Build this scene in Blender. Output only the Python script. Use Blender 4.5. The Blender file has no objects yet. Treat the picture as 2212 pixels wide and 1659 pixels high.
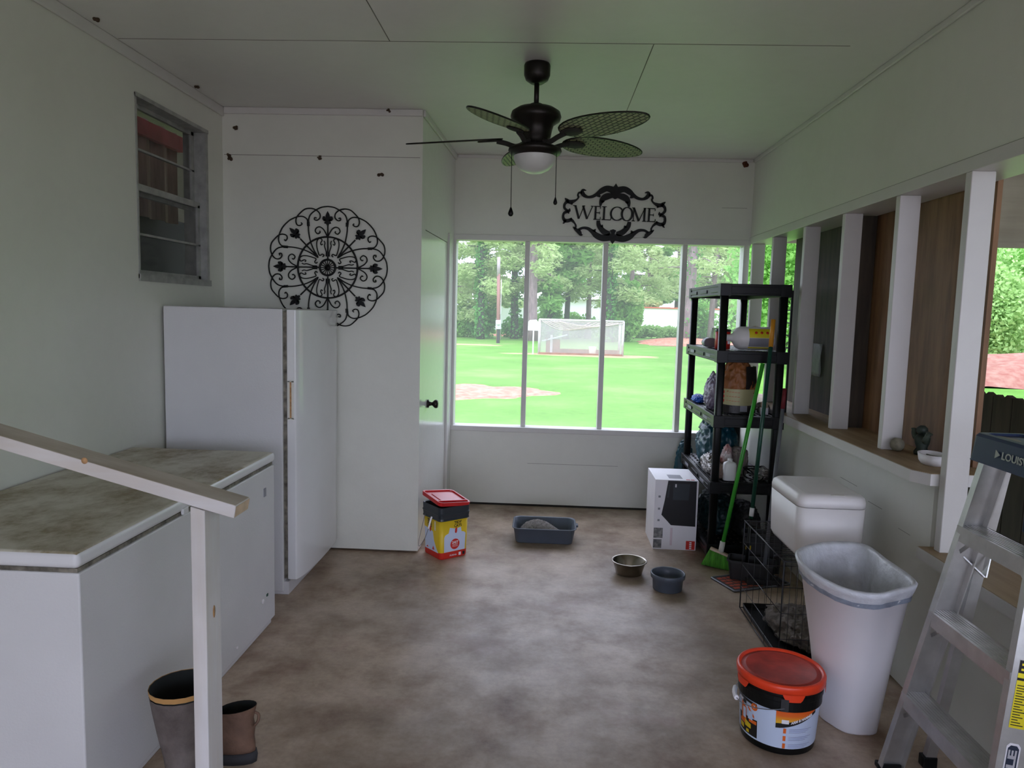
import bpy, bmesh, math, random
from math import sin, cos, pi, radians
from mathutils import Vector, Matrix, Euler
SC = bpy.context.scene
COL = SC.collection
random.seed(7)

# ------------------------------------------------------------------ materials
def _nt(name):
    m = bpy.data.materials.new(name); m.use_nodes = True
    nt = m.node_tree; nt.nodes.clear()
    out = nt.nodes.new('ShaderNodeOutputMaterial'); b = nt.nodes.new('ShaderNodeBsdfPrincipled')
    nt.links.new(b.outputs[0], out.inputs[0])
    return m, nt, b
def ramp(nt, stops):
    r = nt.nodes.new('ShaderNodeValToRGB')
    el = r.color_ramp.elements
    while len(el) < len(stops): el.new(0.5)
    for e, (p, c) in zip(el, stops):
        e.position = p; e.color = (*c, 1) if len(c) == 3 else c
    return r
def coords(nt, scale=(1, 1, 1), rot=(0, 0, 0), kind='Object'):
    tc = nt.nodes.new('ShaderNodeTexCoord'); mp = nt.nodes.new('ShaderNodeMapping')
    mp.inputs['Scale'].default_value = scale; mp.inputs['Rotation'].default_value = rot
    nt.links.new(tc.outputs[kind], mp.inputs[0]); return mp
def noise(nt, mp, scale, detail=4, rough=.55):
    n = nt.nodes.new('ShaderNodeTexNoise'); n.inputs['Scale'].default_value = scale
    n.inputs['Detail'].default_value = detail; n.inputs['Roughness'].default_value = rough
    nt.links.new(mp.outputs[0], n.inputs['Vector']); return n
def mix(nt, fac, a, b, mode='MIX'):
    x = nt.nodes.new('ShaderNodeMix'); x.data_type = 'RGBA'; x.blend_type = mode
    for sock, v in ((x.inputs[0], fac), (x.inputs[6], a), (x.inputs[7], b)):
        if isinstance(v, bpy.types.NodeSocket): nt.links.new(v, sock)
        elif isinstance(v, (int, float)): sock.default_value = v
        else: sock.default_value = (*v, 1)
    return x.outputs[2]
def mat(name, col, rough=.6, metal=0, var=.12, scale=8, bump=0, bscale=None, spec=.5, stretch=(1, 1, 1), col2=None, alpha=1, trans=0, coat=0):
    m, nt, b = _nt(name)
    mp = coords(nt, stretch)
    n = noise(nt, mp, scale)
    c2 = col2 or tuple(c * (1 - var) for c in col)
    c1 = tuple(min(1, c * (1 + var * .4)) for c in col) if not col2 else col
    r = ramp(nt, [(.3, c1), (.7, c2)])
    nt.links.new(n.outputs[0], r.inputs[0]); nt.links.new(r.outputs[0], b.inputs['Base Color'])
    b.inputs['Roughness'].default_value = rough; b.inputs['Metallic'].default_value = metal
    b.inputs['Specular IOR Level'].default_value = spec
    b.inputs['Alpha'].default_value = alpha; b.inputs['Transmission Weight'].default_value = trans
    b.inputs['Coat Weight'].default_value = coat
    if bump:
        n2 = noise(nt, mp, bscale or scale * 6); bp = nt.nodes.new('ShaderNodeBump')
        bp.inputs['Strength'].default_value = bump; bp.inputs['Distance'].default_value = .01
        nt.links.new(n2.outputs[0], bp.inputs['Height']); nt.links.new(bp.outputs[0], b.inputs['Normal'])
    return m

def paint_mat(name, col, dirt=(.36, .33, .27), amount=.5, rough=.42):
    m, nt, b = _nt(name)
    mp = coords(nt)
    n = noise(nt, mp, 1.3, 6); n2 = noise(nt, mp, 14, 5); n3 = noise(nt, mp, 60, 2)
    r = ramp(nt, [(.45, (0, 0, 0)), (.8, (1, 1, 1))]); nt.links.new(n.outputs[0], r.inputs[0])
    base = mix(nt, n2.outputs[0], col, tuple(c * .93 for c in col))
    mm = nt.nodes.new('ShaderNodeMath'); mm.operation = 'MULTIPLY'; mm.inputs[1].default_value = amount * .35
    nt.links.new(r.outputs[0], mm.inputs[0])
    c = mix(nt, mm.outputs[0], base, dirt)
    nt.links.new(c, b.inputs['Base Color']); b.inputs['Roughness'].default_value = rough
    bp = nt.nodes.new('ShaderNodeBump'); bp.inputs['Strength'].default_value = .12; bp.inputs['Distance'].default_value = .004
    nt.links.new(n3.outputs[0], bp.inputs['Height']); nt.links.new(bp.outputs[0], b.inputs['Normal'])
    return m
def floor_mat():
    m, nt, b = _nt('concrete')
    mp = coords(nt)
    big = noise(nt, mp, .9, 8, .6); mid = noise(nt, mp, 3.2, 8, .65); fine = noise(nt, mp, 45, 4, .7)
    r1 = ramp(nt, [(.3, (.25, .155, .105)), (.48, (.45, .34, .245)), (.64, (.60, .475, .37))]); nt.links.new(mid.outputs[0], r1.inputs[0])
    r2 = ramp(nt, [(.38, (.14, .13, .13)), (.60, (1, 1, 1))]); nt.links.new(big.outputs[0], r2.inputs[0])
    c = mix(nt, .42, r1.outputs[0], r2.outputs[0], 'MULTIPLY')
    r3 = ramp(nt, [(.3, (.72, .72, .72)), (.6, (1, 1, 1))]); nt.links.new(fine.outputs[0], r3.inputs[0])
    c = mix(nt, .5, c, r3.outputs[0], 'MULTIPLY')
    red = noise(nt, mp, 2.1, 6, .7); r4 = ramp(nt, [(.56, (0, 0, 0)), (.7, (1, 1, 1))]); nt.links.new(red.outputs[0], r4.inputs[0])
    mm = nt.nodes.new('ShaderNodeMath'); mm.operation = 'MULTIPLY'; mm.inputs[1].default_value = .45
    nt.links.new(r4.outputs[0], mm.inputs[0])
    c = mix(nt, mm.outputs[0], c, (.28, .15, .125))
    nt.links.new(c, b.inputs['Base Color'])
    rr = ramp(nt, [(.3, (.52, .52, .52)), (.7, (.36, .36, .36))]); nt.links.new(mid.outputs[0], rr.inputs[0])
    nt.links.new(rr.outputs[0], b.inputs['Roughness'])
    bp = nt.nodes.new('ShaderNodeBump'); bp.inputs['Strength'].default_value = .15; bp.inputs['Distance'].default_value = .006
    nt.links.new(mid.outputs[0], bp.inputs['Height']); nt.links.new(bp.outputs[0], b.inputs['Normal'])
    return m
def wood_mat(name, c1, c2, scale=3, stretch=(1, 1, .08), rough=.6, spec=.3):
    m, nt, b = _nt(name)
    mp = coords(nt, stretch); n = noise(nt, mp, scale * 6, 7, .6); n2 = noise(nt, coords(nt), 1.7, 4)
    r = ramp(nt, [(.35, c1), (.65, c2)]); nt.links.new(n.outputs[0], r.inputs[0])
    r2 = ramp(nt, [(.35, (.7, .7, .7)), (.65, (1, 1, 1))]); nt.links.new(n2.outputs[0], r2.inputs[0])
    c = mix(nt, .7, r.outputs[0], r2.outputs[0], 'MULTIPLY')
    nt.links.new(c, b.inputs['Base Color']); b.inputs['Roughness'].default_value = rough; b.inputs['Specular IOR Level'].default_value = spec
    return m
def grime_lid_mat():
    m, nt, b = _nt('grimy_enamel')
    mp = coords(nt, (1, .7, 1)); a = noise(nt, mp, 3.4, 8, .68); f = noise(nt, mp, 22, 6, .7)
    r = ramp(nt, [(.42, (0, 0, 0)), (.56, (1, 1, 1))]); nt.links.new(a.outputs[0], r.inputs[0])
    r2 = ramp(nt, [(.3, (.35, .35, .35)), (.62, (1, 1, 1))]); nt.links.new(f.outputs[0], r2.inputs[0])
    k = mix(nt, 1.0, r.outputs[0], r2.outputs[0], 'MULTIPLY')
    mm = nt.nodes.new('ShaderNodeMath'); mm.operation = 'MULTIPLY'; mm.inputs[1].default_value = .85
    nt.links.new(k, mm.inputs[0])
    c = mix(nt, mm.outputs[0], (.60, .57, .48), (.20, .14, .045))
    nt.links.new(c, b.inputs['Base Color']); b.inputs['Roughness'].default_value = .45
    return m
def lawn_mat():
    m, nt, b = _nt('lawn_grass')
    mp = coords(nt); n = noise(nt, mp, .35, 6, .6); f = noise(nt, mp, 9, 5, .8)
    r = ramp(nt, [(.3, (.11, .27, .038)), (.5, (.14, .325, .052)), (.72, (.23, .34, .10))]); nt.links.new(n.outputs[0], r.inputs[0])
    r2 = ramp(nt, [(.25, (.62, .62, .62)), (.7, (1.0, 1.0, 1.0))]); nt.links.new(f.outputs[0], r2.inputs[0])
    c = mix(nt, 1, r.outputs[0], r2.outputs[0], 'MULTIPLY'); nt.links.new(c, b.inputs['Base Color'])
    b.inputs['Roughness'].default_value = .9; b.inputs['Specular IOR Level'].default_value = .1
    return m
def leaf_mat(name, c1, c2, tr=.35):
    m, nt, b = _nt(name)
    mp = coords(nt); n = noise(nt, mp, 1.2, 3); f = noise(nt, mp, 17, 2)
    r = ramp(nt, [(.3, c1), (.7, c2)]); 
    a = nt.nodes.new('ShaderNodeMath'); a.operation = 'ADD'; nt.links.new(n.outputs[0], a.inputs[0]); nt.links.new(f.outputs[0], a.inputs[1])
    h = nt.nodes.new('ShaderNodeMath'); h.operation = 'MULTIPLY'; h.inputs[1].default_value = .5; nt.links.new(a.outputs[0], h.inputs[0])
    nt.links.new(h.outputs[0], r.inputs[0]); nt.links.new(r.outputs[0], b.inputs['Base Color'])
    b.inputs['Roughness'].default_value = .7; b.inputs['Specular IOR Level'].default_value = .2
    t = nt.nodes.new('ShaderNodeBsdfTranslucent'); nt.links.new(r.outputs[0], t.inputs[0])
    ms = nt.nodes.new('ShaderNodeMixShader'); ms.inputs[0].default_value = tr
    nt.links.new(b.outputs[0], ms.inputs[1]); nt.links.new(t.outputs[0], ms.inputs[2])
    out = [n_ for n_ in nt.nodes if n_.type == 'OUTPUT_MATERIAL'][0]; nt.links.new(ms.outputs[0], out.inputs[0])
    return m
def weave_mat():
    m, nt, b = _nt('wicker_weave')
    tc = nt.nodes.new('ShaderNodeTexCoord'); mp = nt.nodes.new('ShaderNodeMapping')
    mp.inputs['Rotation'].default_value = (0, 0, radians(18)); nt.links.new(tc.outputs['Object'], mp.inputs[0])
    br = nt.nodes.new('ShaderNodeTexBrick'); nt.links.new(mp.outputs[0], br.inputs['Vector'])
    br.inputs['Scale'].default_value = 1; br.inputs['Mortar Size'].default_value = .0032; br.inputs['Brick Width'].default_value = .036
    br.inputs['Row Height'].default_value = .019; br.inputs['Mortar Smooth'].default_value = .2; br.inputs['Bias'].default_value = -.2
    br.inputs['Color1'].default_value = (.44, .45, .26, 1); br.inputs['Color2'].default_value = (.26, .26, .16, 1); br.inputs['Mortar'].default_value = (.035, .027, .02, 1)
    nt.links.new(br.outputs[0], b.inputs['Base Color']); b.inputs['Roughness'].default_value = .5
    bp = nt.nodes.new('ShaderNodeBump'); bp.inputs['Strength'].default_value = .6; bp.inputs['Distance'].default_value = .003; bp.invert = True
    nt.links.new(br.outputs['Fac'], bp.inputs['Height']); nt.links.new(bp.outputs[0], b.inputs['Normal'])
    t = nt.nodes.new('ShaderNodeBsdfTranslucent')
    nt.links.new(mix(nt, br.outputs['Fac'], (.55, .58, .32), (.02, .02, .01)), t.inputs[0])
    ms = nt.nodes.new('ShaderNodeMixShader'); ms.inputs[0].default_value = .35
    nt.links.new(b.outputs[0], ms.inputs[1]); nt.links.new(t.outputs[0], ms.inputs[2])
    out = [n_ for n_ in nt.nodes if n_.type == 'OUTPUT_MATERIAL'][0]; nt.links.new(ms.outputs[0], out.inputs[0])
    return m
def grad_mat(name, stops, axis=2, rough=.45):
    """printed label whose ink colour runs along one object axis (z of the label mesh, metres)"""
    m, nt, b = _nt(name)
    tc = nt.nodes.new('ShaderNodeTexCoord'); sp = nt.nodes.new('ShaderNodeSeparateXYZ'); nt.links.new(tc.outputs['Generated'], sp.inputs[0])
    r = ramp(nt, stops); nt.links.new(sp.outputs[axis], r.inputs[0]); nt.links.new(r.outputs[0], b.inputs['Base Color'])
    b.inputs['Roughness'].default_value = rough
    return m

def screen_mat():
    m, nt, b = _nt('haze_screen'); nt.nodes.remove(b)
    t = nt.nodes.new('ShaderNodeBsdfTransparent'); d = nt.nodes.new('ShaderNodeBsdfDiffuse'); l = nt.nodes.new('ShaderNodeBsdfTranslucent')
    for q in (d, l): q.inputs[0].default_value = (.62, .62, .60, 1)
    a = nt.nodes.new('ShaderNodeMixShader'); a.inputs[0].default_value = .6; nt.links.new(d.outputs[0], a.inputs[1]); nt.links.new(l.outputs[0], a.inputs[2])
    c = nt.nodes.new('ShaderNodeMixShader'); c.inputs[0].default_value = .105; nt.links.new(t.outputs[0], c.inputs[1]); nt.links.new(a.outputs[0], c.inputs[2])
    out = [n_ for n_ in nt.nodes if n_.type == 'OUTPUT_MATERIAL'][0]; nt.links.new(c.outputs[0], out.inputs[0]); return m

M = {}
M['wall'] = paint_mat('white_wall_paint', (.69, .69, .625))
M['ceil'] = paint_mat('white_ceiling_paint', (.74, .735, .70), amount=.4)
M['trim'] = paint_mat('white_trim_paint', (.63, .61, .585), amount=.3)
M['floor'] = floor_mat()
M['enamel'] = mat('white_enamel', (.70, .69, .71), .28, var=.04, scale=3)
M['enamel_side'] = mat('textured_white_enamel', (.65, .64, .655), .42, var=.05, scale=3, bump=.1, bscale=120)
M['grimy'] = grime_lid_mat()
M['gasket'] = mat('mildewed_gasket', (.30, .27, .22), .8, var=.8, scale=22, col2=(.035, .03, .022))
M['seam'] = mat('dark_gap', (.22, .21, .19), .9)
M['gap'] = mat('black_gap', (.02, .018, .014), .9)
M['pinkp'] = mat('faint_pink_print', (.78, .66, .72), .5)
M['black_metal'] = mat('black_iron', (.012, .012, .012), .5, .6, var=.3, scale=30, spec=.4)
M['bronze'] = mat('dark_bronze', (.022, .019, .016), .38, .7, var=.2)
M['frost'] = mat('frosted_glass', (.80, .80, .78), .3, var=.05, scale=4, trans=.25)
M['weave'] = weave_mat()
M['blackpl'] = mat('black_plastic', (.0045, .005, .005), .42, var=.3, scale=12, spec=.28)
M['blackpl_m'] = mat('worn_black_plastic', (.022, .022, .024), .5, var=.5, scale=12)
M['darkgrey'] = mat('slate_grey_plastic', (.028, .036, .045), .4, var=.15)
M['greypl'] = mat('blue_grey_plastic', (.10, .12, .155), .38, var=.12)
M['steel'] = mat('brushed_steel', (.36, .33, .28), .25, 1, var=.1, scale=20)
M['alu'] = mat('dull_aluminium', (.62, .61, .60), .42, .85, var=.15, scale=14, bump=.05, bscale=60)
M['alu2'] = mat('window_aluminium', (.42, .42, .40), .5, .5, var=.25, scale=18)
M['red'] = mat('red_plastic', (.60, .018, .022), .33, var=.1)
M['orange'] = mat('orange_red_plastic', (.92, .06, .015), .35, var=.08)
M['orange_dusty'] = mat('dusty_orange_red_plastic', (.50, .055, .04), .6, var=.35, scale=16)
M['white'] = mat('white_plastic', (.88, .88, .88), .35, var=.05)
M['white2'] = mat('milky_plastic', (.84, .81, .80), .4, var=.08, scale=3)
M['cream'] = mat('cream_plastic', (.70, .68, .62), .4, var=.08, scale=4)
M['lilac'] = mat('white_trash_plastic', (.90, .88, .92), .36, var=.05, scale=3)
M['film'] = mat('thin_white_film', (.80, .82, .88), .25, var=.12, scale=26, bump=.5, bscale=30, trans=.15)
M['film_blue'] = mat('bluish_drawstring_film', (.30, .34, .42), .35, var=.3, scale=26, bump=.5, bscale=50)
M['yellow'] = mat('yellow_print', (.80, .56, .02), .45, var=.05)
M['yellowS'] = mat('yellow_sticker', (.85, .72, .02), .45, var=.05)
M['redp'] = mat('red_print', (.66, .03, .02), .45, var=.08)
M['blackp'] = mat('black_print', (.012, .012, .014), .35, var=.1)
M['greyp'] = mat('grey_print', (.28, .28, .32), .6, var=.1)
M['whitep'] = mat('white_print', (.90, .88, .92), .5, var=.03)
M['bluewhite'] = mat('pale_blue_print', (.62, .72, .92), .42, var=.04)
M['orangep'] = mat('orange_print', (.85, .16, .02), .45, var=.1)
M['navyp'] = mat('navy_print', (.02, .03, .06), .4, var=.1)
M['green'] = mat('bright_green_plastic', (.05, .38, .035), .35, var=.1)
M['bristle'] = mat('green_bristles', (.10, .40, .035), .8, var=.5, scale=90, stretch=(1, 1, .05), bump=.8, bscale=200)
M['dkgreen'] = mat('dark_green_plastic', (.008, .065, .04), .35, var=.1)
M['greymetal'] = mat('grey_pole', (.20, .21, .24), .4, .3, var=.15)
M['amber'] = mat('orange_grip', (.70, .30, .02), .5, var=.1)
M['tan'] = mat('tan_cap', (.62, .48, .36), .5, var=.1)
M['bluepl'] = mat('blue_plastic', (.008, .022, .075), .5, var=.15)
M['bluebright'] = mat('bright_blue_film', (.005, .10, .62), .3, var=.2, scale=30)
M['screen'] = screen_mat()
M['photo'] = mat('grey_photo_print', (.35, .34, .33), .5, scale=40, col2=(.03, .035, .05))
M['teal'] = mat('teal_bag_film', (.004, .06, .085), .35, var=.25, scale=9, bump=.25, bscale=20)
M['gloss'] = paint_mat('glossy_white_paint', (.70, .70, .66), amount=.3, rough=.16)
M['enamel_g'] = mat('glossy_white_enamel', (.76, .755, .765), .13, var=.04, scale=3)
M['rail_top'] = wood_mat('worn_rail_top', (.46, .39, .32), (.62, .56, .50), 2, (.12, 1, 1), .6, .3)
M['silver'] = mat('crinkled_silver_film', (.52, .50, .48), .2, .5, var=.5, scale=18, bump=1, bscale=30, col2=(.10, .08, .07))
M['brownbag'] = mat('brown_orange_bag', (.36, .13, .035), .5, var=.4, scale=9, bump=.6, bscale=26)
M['darkbag'] = mat('charcoal_bag', (.025, .02, .018), .4, var=.5, scale=9, bump=.6, bscale=26)
M['creambag'] = mat('cream_bag_panel', (.50, .46, .24), .45, var=.12)
M['purplebag'] = mat('purple_bag', (.10, .06, .16), .4, var=.5, scale=15, col2=(.45, .42, .50), bump=.6, bscale=30)
M['litter'] = mat('clumped_grey_litter', (.33, .30, .28), .95, var=.45, scale=60, bump=1, bscale=140)
M['wood_tan'] = wood_mat('bare_sill_wood', (.32, .22, .13), (.45, .33, .20), 3, (1, .08, 1))
M['ply_brown'] = wood_mat('brown_plywood', (.17, .085, .04), (.31, .165, .08), 3, (1, 1, .12), .55)
M['ply_dark'] = wood_mat('dark_weathered_plywood', (.045, .036, .028), (.085, .065, .048), 3, (1, 1, .12), .7)
M['ply_beige'] = wood_mat('beige_plywood', (.42, .36, .29), (.50, .44, .36), 2, (.1, 1, 1), .7)
M['rafter'] = wood_mat('raw_soffit_wood', (.28, .17, .10), (.42, .28, .17), 3, (.1, 1, 1), .7)
M['rail'] = wood_mat('rubbed_white_lumber', (.66, .60, .56), (.74, .71, .72), 2, (.12, 1, 1), .5, .4)
M['post'] = wood_mat('rubbed_white_post', (.68, .63, .60), (.76, .74, .76), 2, (1, 1, .1), .5, .4)
M['endgrain'] = mat('raw_end_grain', (.62, .46, .33), .8, var=.15, scale=40)
M['knot'] = mat('wood_knot_stain', (.50, .28, .13), .7, var=.4, scale=60)
M['boot'] = mat('muddy_boot_rubber', (.07, .055, .05), .7, var=.6, scale=14, col2=(.17, .14, .13), bump=.3)
M['boot_in'] = mat('black_boot_lining', (.008, .010, .010), .9)
M['boot_trim'] = mat('tan_boot_binding', (.50, .27, .09), .7, var=.2)
M['boot_lea'] = mat('dusty_brown_leather', (.16, .09, .06), .7, var=.45, scale=12, bump=.3)
M['boot_sole'] = mat('dark_rubber_sole', (.03, .03, .035), .8, var=.3)
M['mat_dark'] = mat('charcoal_mat', (.06, .055, .055), .9, var=.3, scale=80, bump=.5, bscale=200)
M['mat_red'] = mat('orange_red_mat_print', (.42, .08, .045), .9, var=.3, scale=80)
M['wire'] = mat('black_wire', (.05, .05, .055), .3, .6, var=.2)
M['blanket'] = mat('grey_fleece', (.20, .17, .15), .95, var=.5, scale=18, bump=.8, bscale=60)
M['glass'] = mat('dusty_window_glass', (.10, .10, .095), .08, var=.3, scale=3, alpha=.22)
M['glassdark'] = mat('window_insect_screen', (.05, .05, .05), .6, var=.2, scale=200, alpha=.55)
M['room'] = mat('room_cream_wall', (.60, .56, .47), .8)
M['curtain'] = mat('pinkish_curtain', (.55, .38, .33), .9, var=.3, scale=6, stretch=(1, 4, .5))
M['curtain_red'] = mat('dull_red_valance', (.55, .10, .11), .9, var=.3)
M['roomdark'] = mat('dark_box_fill', (.02, .02, .022), .7)
M['mud'] = mat('dried_mud', (.12, .075, .045), .95, var=.5, scale=60, bump=1)
M['mudred'] = mat('rusty_mud', (.13, .035, .015), .95, var=.5, scale=60, bump=1)
M['lawn'] = lawn_mat()
M['straw'] = mat('red_pine_straw', (.44, .10, .06), .95, var=.3, scale=7, col2=(.52, .30, .20), bump=.6)
M['dirt'] = mat('pale_red_dirt', (.42, .22, .14), .95, var=.3, scale=3, col2=(.36, .34, .14))
M['bark'] = mat('purplish_pine_bark', (.26, .18, .19), .95, var=.4, scale=7, bump=.8, stretch=(1, 1, .3))
M['bark_dark'] = mat('ivy_dark_bark', (.05, .055, .04), .95, var=.4, scale=7)
M['polewood'] = mat('reddish_pole_wood', (.30, .14, .12), .8, var=.3, scale=5, stretch=(1, 1, .1))
M['pine'] = leaf_mat('pine_needles', (.34, .46, .17), (.58, .70, .34), .5)
M['leaf'] = leaf_mat('bright_leaves', (.14, .38, .07), (.42, .70, .20), .5)
M['ivy'] = leaf_mat('dark_ivy_leaves', (.07, .25, .06), (.20, .48, .12), .45)
M['weeds'] = leaf_mat('pale_weeds', (.26, .46, .14), (.46, .66, .26), .35)
M['trailer'] = mat('white_trailer_siding', (.93, .93, .92), .5, var=.03)
M['redtrim'] = mat('red_roof_edge', (.55, .12, .07), .7)
M['pvc'] = mat('pale_weathered_frame', (.55, .50, .50), .6, var=.15)
M['net'] = mat('pale_pink_netting', (.60, .50, .47), .9, var=.1)
M['doghouse'] = mat('red_brown_boards', (.30, .14, .09), .85, var=.3, scale=6)
M['tin'] = mat('grey_tin_roof', (.45, .48, .50), .4, .4)
M['mlight'] = mat('meter_grey', (.55, .56, .56), .4, .3)

# ------------------------------------------------------------------ geometry helpers
class MB:
    """collects shapes as one mesh; faces carry a material slot index"""
    def __init__(s): s.v = []; s.f = []; s.mi = []; s.sm = []
    def add(s, vs, fs, mi=0, smooth=False):
        o = len(s.v); s.v += [tuple(v) for v in vs]
        for f in fs: s.f.append(tuple(i + o for i in f)); s.mi.append(mi); s.sm.append(smooth)
        return s
    def box(s, c, d, rot=None, mi=0):
        hx, hy, hz = d[0] / 2, d[1] / 2, d[2] / 2
        vs = [Vector((x, y, z)) for x in (-hx, hx) for y in (-hy, hy) for z in (-hz, hz)]
        if rot is not None: vs = [rot @ v for v in vs]
        c = Vector(c); vs = [v + c for v in vs]
        return s.add(vs, [(0, 1, 3, 2), (4, 6, 7, 5), (0, 4, 5, 1), (2, 3, 7, 6), (0, 2, 6, 4), (1, 5, 7, 3)], mi)
    def bb(s, x0, x1, y0, y1, z0, z1, mi=0):
        return s.box(((x0 + x1) / 2, (y0 + y1) / 2, (z0 + z1) / 2), (abs(x1 - x0), abs(y1 - y0), abs(z1 - z0)), None, mi)
    def bar(s, a, b, w, h, up=(0, 0, 1), mi=0):
        a = Vector(a); b = Vector(b); d = (b - a); L = d.length; d.normalize(); u = Vector(up)
        r = d.cross(u)
        if r.length < 1e-4: r = d.cross(Vector((1, 0, 0)))
        r.normalize(); u = r.cross(d)
        vs = []
        for p in (a, b):
            for sx, sy in ((-1, -1), (1, -1), (1, 1), (-1, 1)): vs.append(p + r * (sx * w / 2) + u * (sy * h / 2))
        return s.add(vs, [(0, 3, 2, 1), (4, 5, 6, 7), (0, 1, 5, 4), (1, 2, 6, 5), (2, 3, 7, 6), (3, 0, 4, 7)], mi)
    def tube(s, pts, r, n=8, mi=0, closed=False, caps=True, smooth=True):
        pts = [Vector(p) for p in pts]; N = len(pts)
        rs = r if isinstance(r, (list, tuple)) else [r] * N
        vs = []; prev = None
        for i, p in enumerate(pts):
            if closed: t = pts[(i + 1) % N] - pts[i - 1]
            else: t = pts[min(i + 1, N - 1)] - pts[max(i - 1, 0)]
            if t.length < 1e-9: t = Vector((0, 0, 1))
            t.normalize()
            if prev is None:
                a = Vector((0, 0, 1)) if abs(t.z) < .9 else Vector((1, 0, 0))
                u = t.cross(a).normalized()
            else:
                u = prev - t * prev.dot(t)
                if u.length < 1e-6: u = t.cross(Vector((0, 0, 1)))
                u.normalize()
            prev = u; w = t.cross(u)
            for k in range(n):
                a = 2 * pi * k / n; vs.append(p + (u * cos(a) + w * sin(a)) * rs[i])
        fs = []
        for i in range(N if closed else N - 1):
            j = (i + 1) % N
            for k in range(n):
                k2 = (k + 1) % n; fs.append((i * n + k, i * n + k2, j * n + k2, j * n + k))
        s.add(vs, fs, mi, smooth)
        if caps and not closed:
            o = len(s.v) - len(vs)
            s.f.append(tuple(o + k for k in range(n))[::-1]); s.mi.append(mi); s.sm.append(False)
            s.f.append(tuple(o + (N - 1) * n + k for k in range(n))); s.mi.append(mi); s.sm.append(False)
        return s
    def lathe(s, prof, c=(0, 0, 0), n=40, mi=0, smooth=True, sx=1, sy=1, rot=None):
        vs = []; c = Vector(c)
        for r, z in prof:
            for k in range(n):
                a = 2 * pi * k / n; v = Vector((r * cos(a) * sx, r * sin(a) * sy, z))
                if rot is not None: v = rot @ v
                vs.append(v + c)
        fs = []
        for i in range(len(prof) - 1):
            for k in range(n):
                k2 = (k + 1) % n; fs.append((i * n + k, i * n + k2, (i + 1) * n + k2, (i + 1) * n + k))
        s.add(vs, fs, mi, smooth)
        return s
    def disc(s, c, r, z, n=40, mi=0, up=True, sx=1, sy=1):
        vs = [(c[0] + r * cos(2 * pi * k / n) * sx, c[1] + r * sin(2 * pi * k / n) * sy, z) for k in range(n)]
        f = tuple(range(n)); return s.add(vs, [f if up else f[::-1]], mi)
    def loft(s, rings, mi=0, cap0=True, cap1=True, smooth=True):
        n = len(rings[0]); vs = [v for r in rings for v in r]; fs = []
        for i in range(len(rings) - 1):
            for k in range(n):
                k2 = (k + 1) % n; fs.append((i * n + k, i * n + k2, (i + 1) * n + k2, (i + 1) * n + k))
        s.add(vs, fs, mi, smooth); o = len(s.v) - len(vs)
        if cap0: s.f.append(tuple(o + k for k in range(n))[::-1]); s.mi.append(mi); s.sm.append(False)
        if cap1: s.f.append(tuple(o + (len(rings) - 1) * n + k for k in range(n))); s.mi.append(mi); s.sm.append(False)
        return s
    def prism(s, poly, a, b, plane='xz', mi=0):
        """poly in 2D extruded between a and b along the remaining axis"""
        def P(u, v, w): return {'xz': (u, w, v), 'xy': (u, v, w), 'yz': (w, u, v)}[plane]
        n = len(poly); vs = [P(u, v, a) for u, v in poly] + [P(u, v, b) for u, v in poly]
        fs = [tuple(range(n)), tuple(range(2 * n - 1, n - 1, -1))] + [(k, k + n, (k + 1) % n + n, (k + 1) % n) for k in range(n)]
        return s.add(vs, fs, mi)
    def ribbon(s, pts, ws, y0, y1, mi=0):
        """flat stroke of varying width in the xz plane, thickness y0..y1"""
        P = [Vector((p[0], p[1])) for p in pts]; L = []; R = []
        for i, p in enumerate(P):
            t = P[min(i + 1, len(P) - 1)] - P[max(i - 1, 0)]
            if t.length < 1e-9: t = Vector((1, 0))
            t.normalize(); nn = Vector((-t.y, t.x)); L.append(p + nn * ws[i] / 2); R.append(p - nn * ws[i] / 2)
        n = len(P); vs = [(q.x, y, q.y) for y in (y0, y1) for q in L + R]
        fs = []
        for i in range(n - 1):
            fs += [(i, i + 1, n + i + 1, n + i), (2 * n + i, 3 * n + i, 3 * n + i + 1, 2 * n + i + 1), (i, 2 * n + i, 2 * n + i + 1, i + 1), (n + i, n + i + 1, 3 * n + i + 1, 3 * n + i)]
        fs += [(0, n, 3 * n, 2 * n), (n - 1, 3 * n - 1, 4 * n - 1, 2 * n - 1)]
        return s.add(vs, fs, mi)
    def mesh(s, name, mats, fix=True):
        me = bpy.data.meshes.new(name); me.from_pydata(s.v, [], s.f)
        me.polygons.foreach_set('material_index', s.mi); me.polygons.foreach_set('use_smooth', s.sm)
        for m in (mats if isinstance(mats, (list, tuple)) else [mats]): me.materials.append(m)
        if fix:
            bm = bmesh.new(); bm.from_mesh(me); bmesh.ops.recalc_face_normals(bm, faces=bm.faces); bm.to_mesh(me); bm.free()
        me.update(); return me
    def obj(s, name, mats, parent=None, bevel=0, seg=2, sub=0, wang=.6, fix=True):
        o = bpy.data.objects.new(name, s.mesh(name, mats, fix)); COL.objects.link(o)
        if parent: o.parent = parent
        if bevel:
            b = o.modifiers.new('b', 'BEVEL'); b.width = bevel; b.segments = seg; b.limit_method = 'ANGLE'; b.angle_limit = wang; b.harden_normals = False
            for p in o.data.polygons: p.use_smooth = True
            w = o.modifiers.new('w', 'WEIGHTED_NORMAL'); w.keep_sharp = True
        if sub:
            m = o.modifiers.new('s', 'SUBSURF'); m.levels = sub; m.render_levels = sub
        return o
def tag(o, label, cat, group=None, kind=None):
    if label: o['label'] = label
    if cat: o['category'] = cat
    if group: o['group'] = group
    if kind: o['kind'] = kind
    return o
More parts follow.
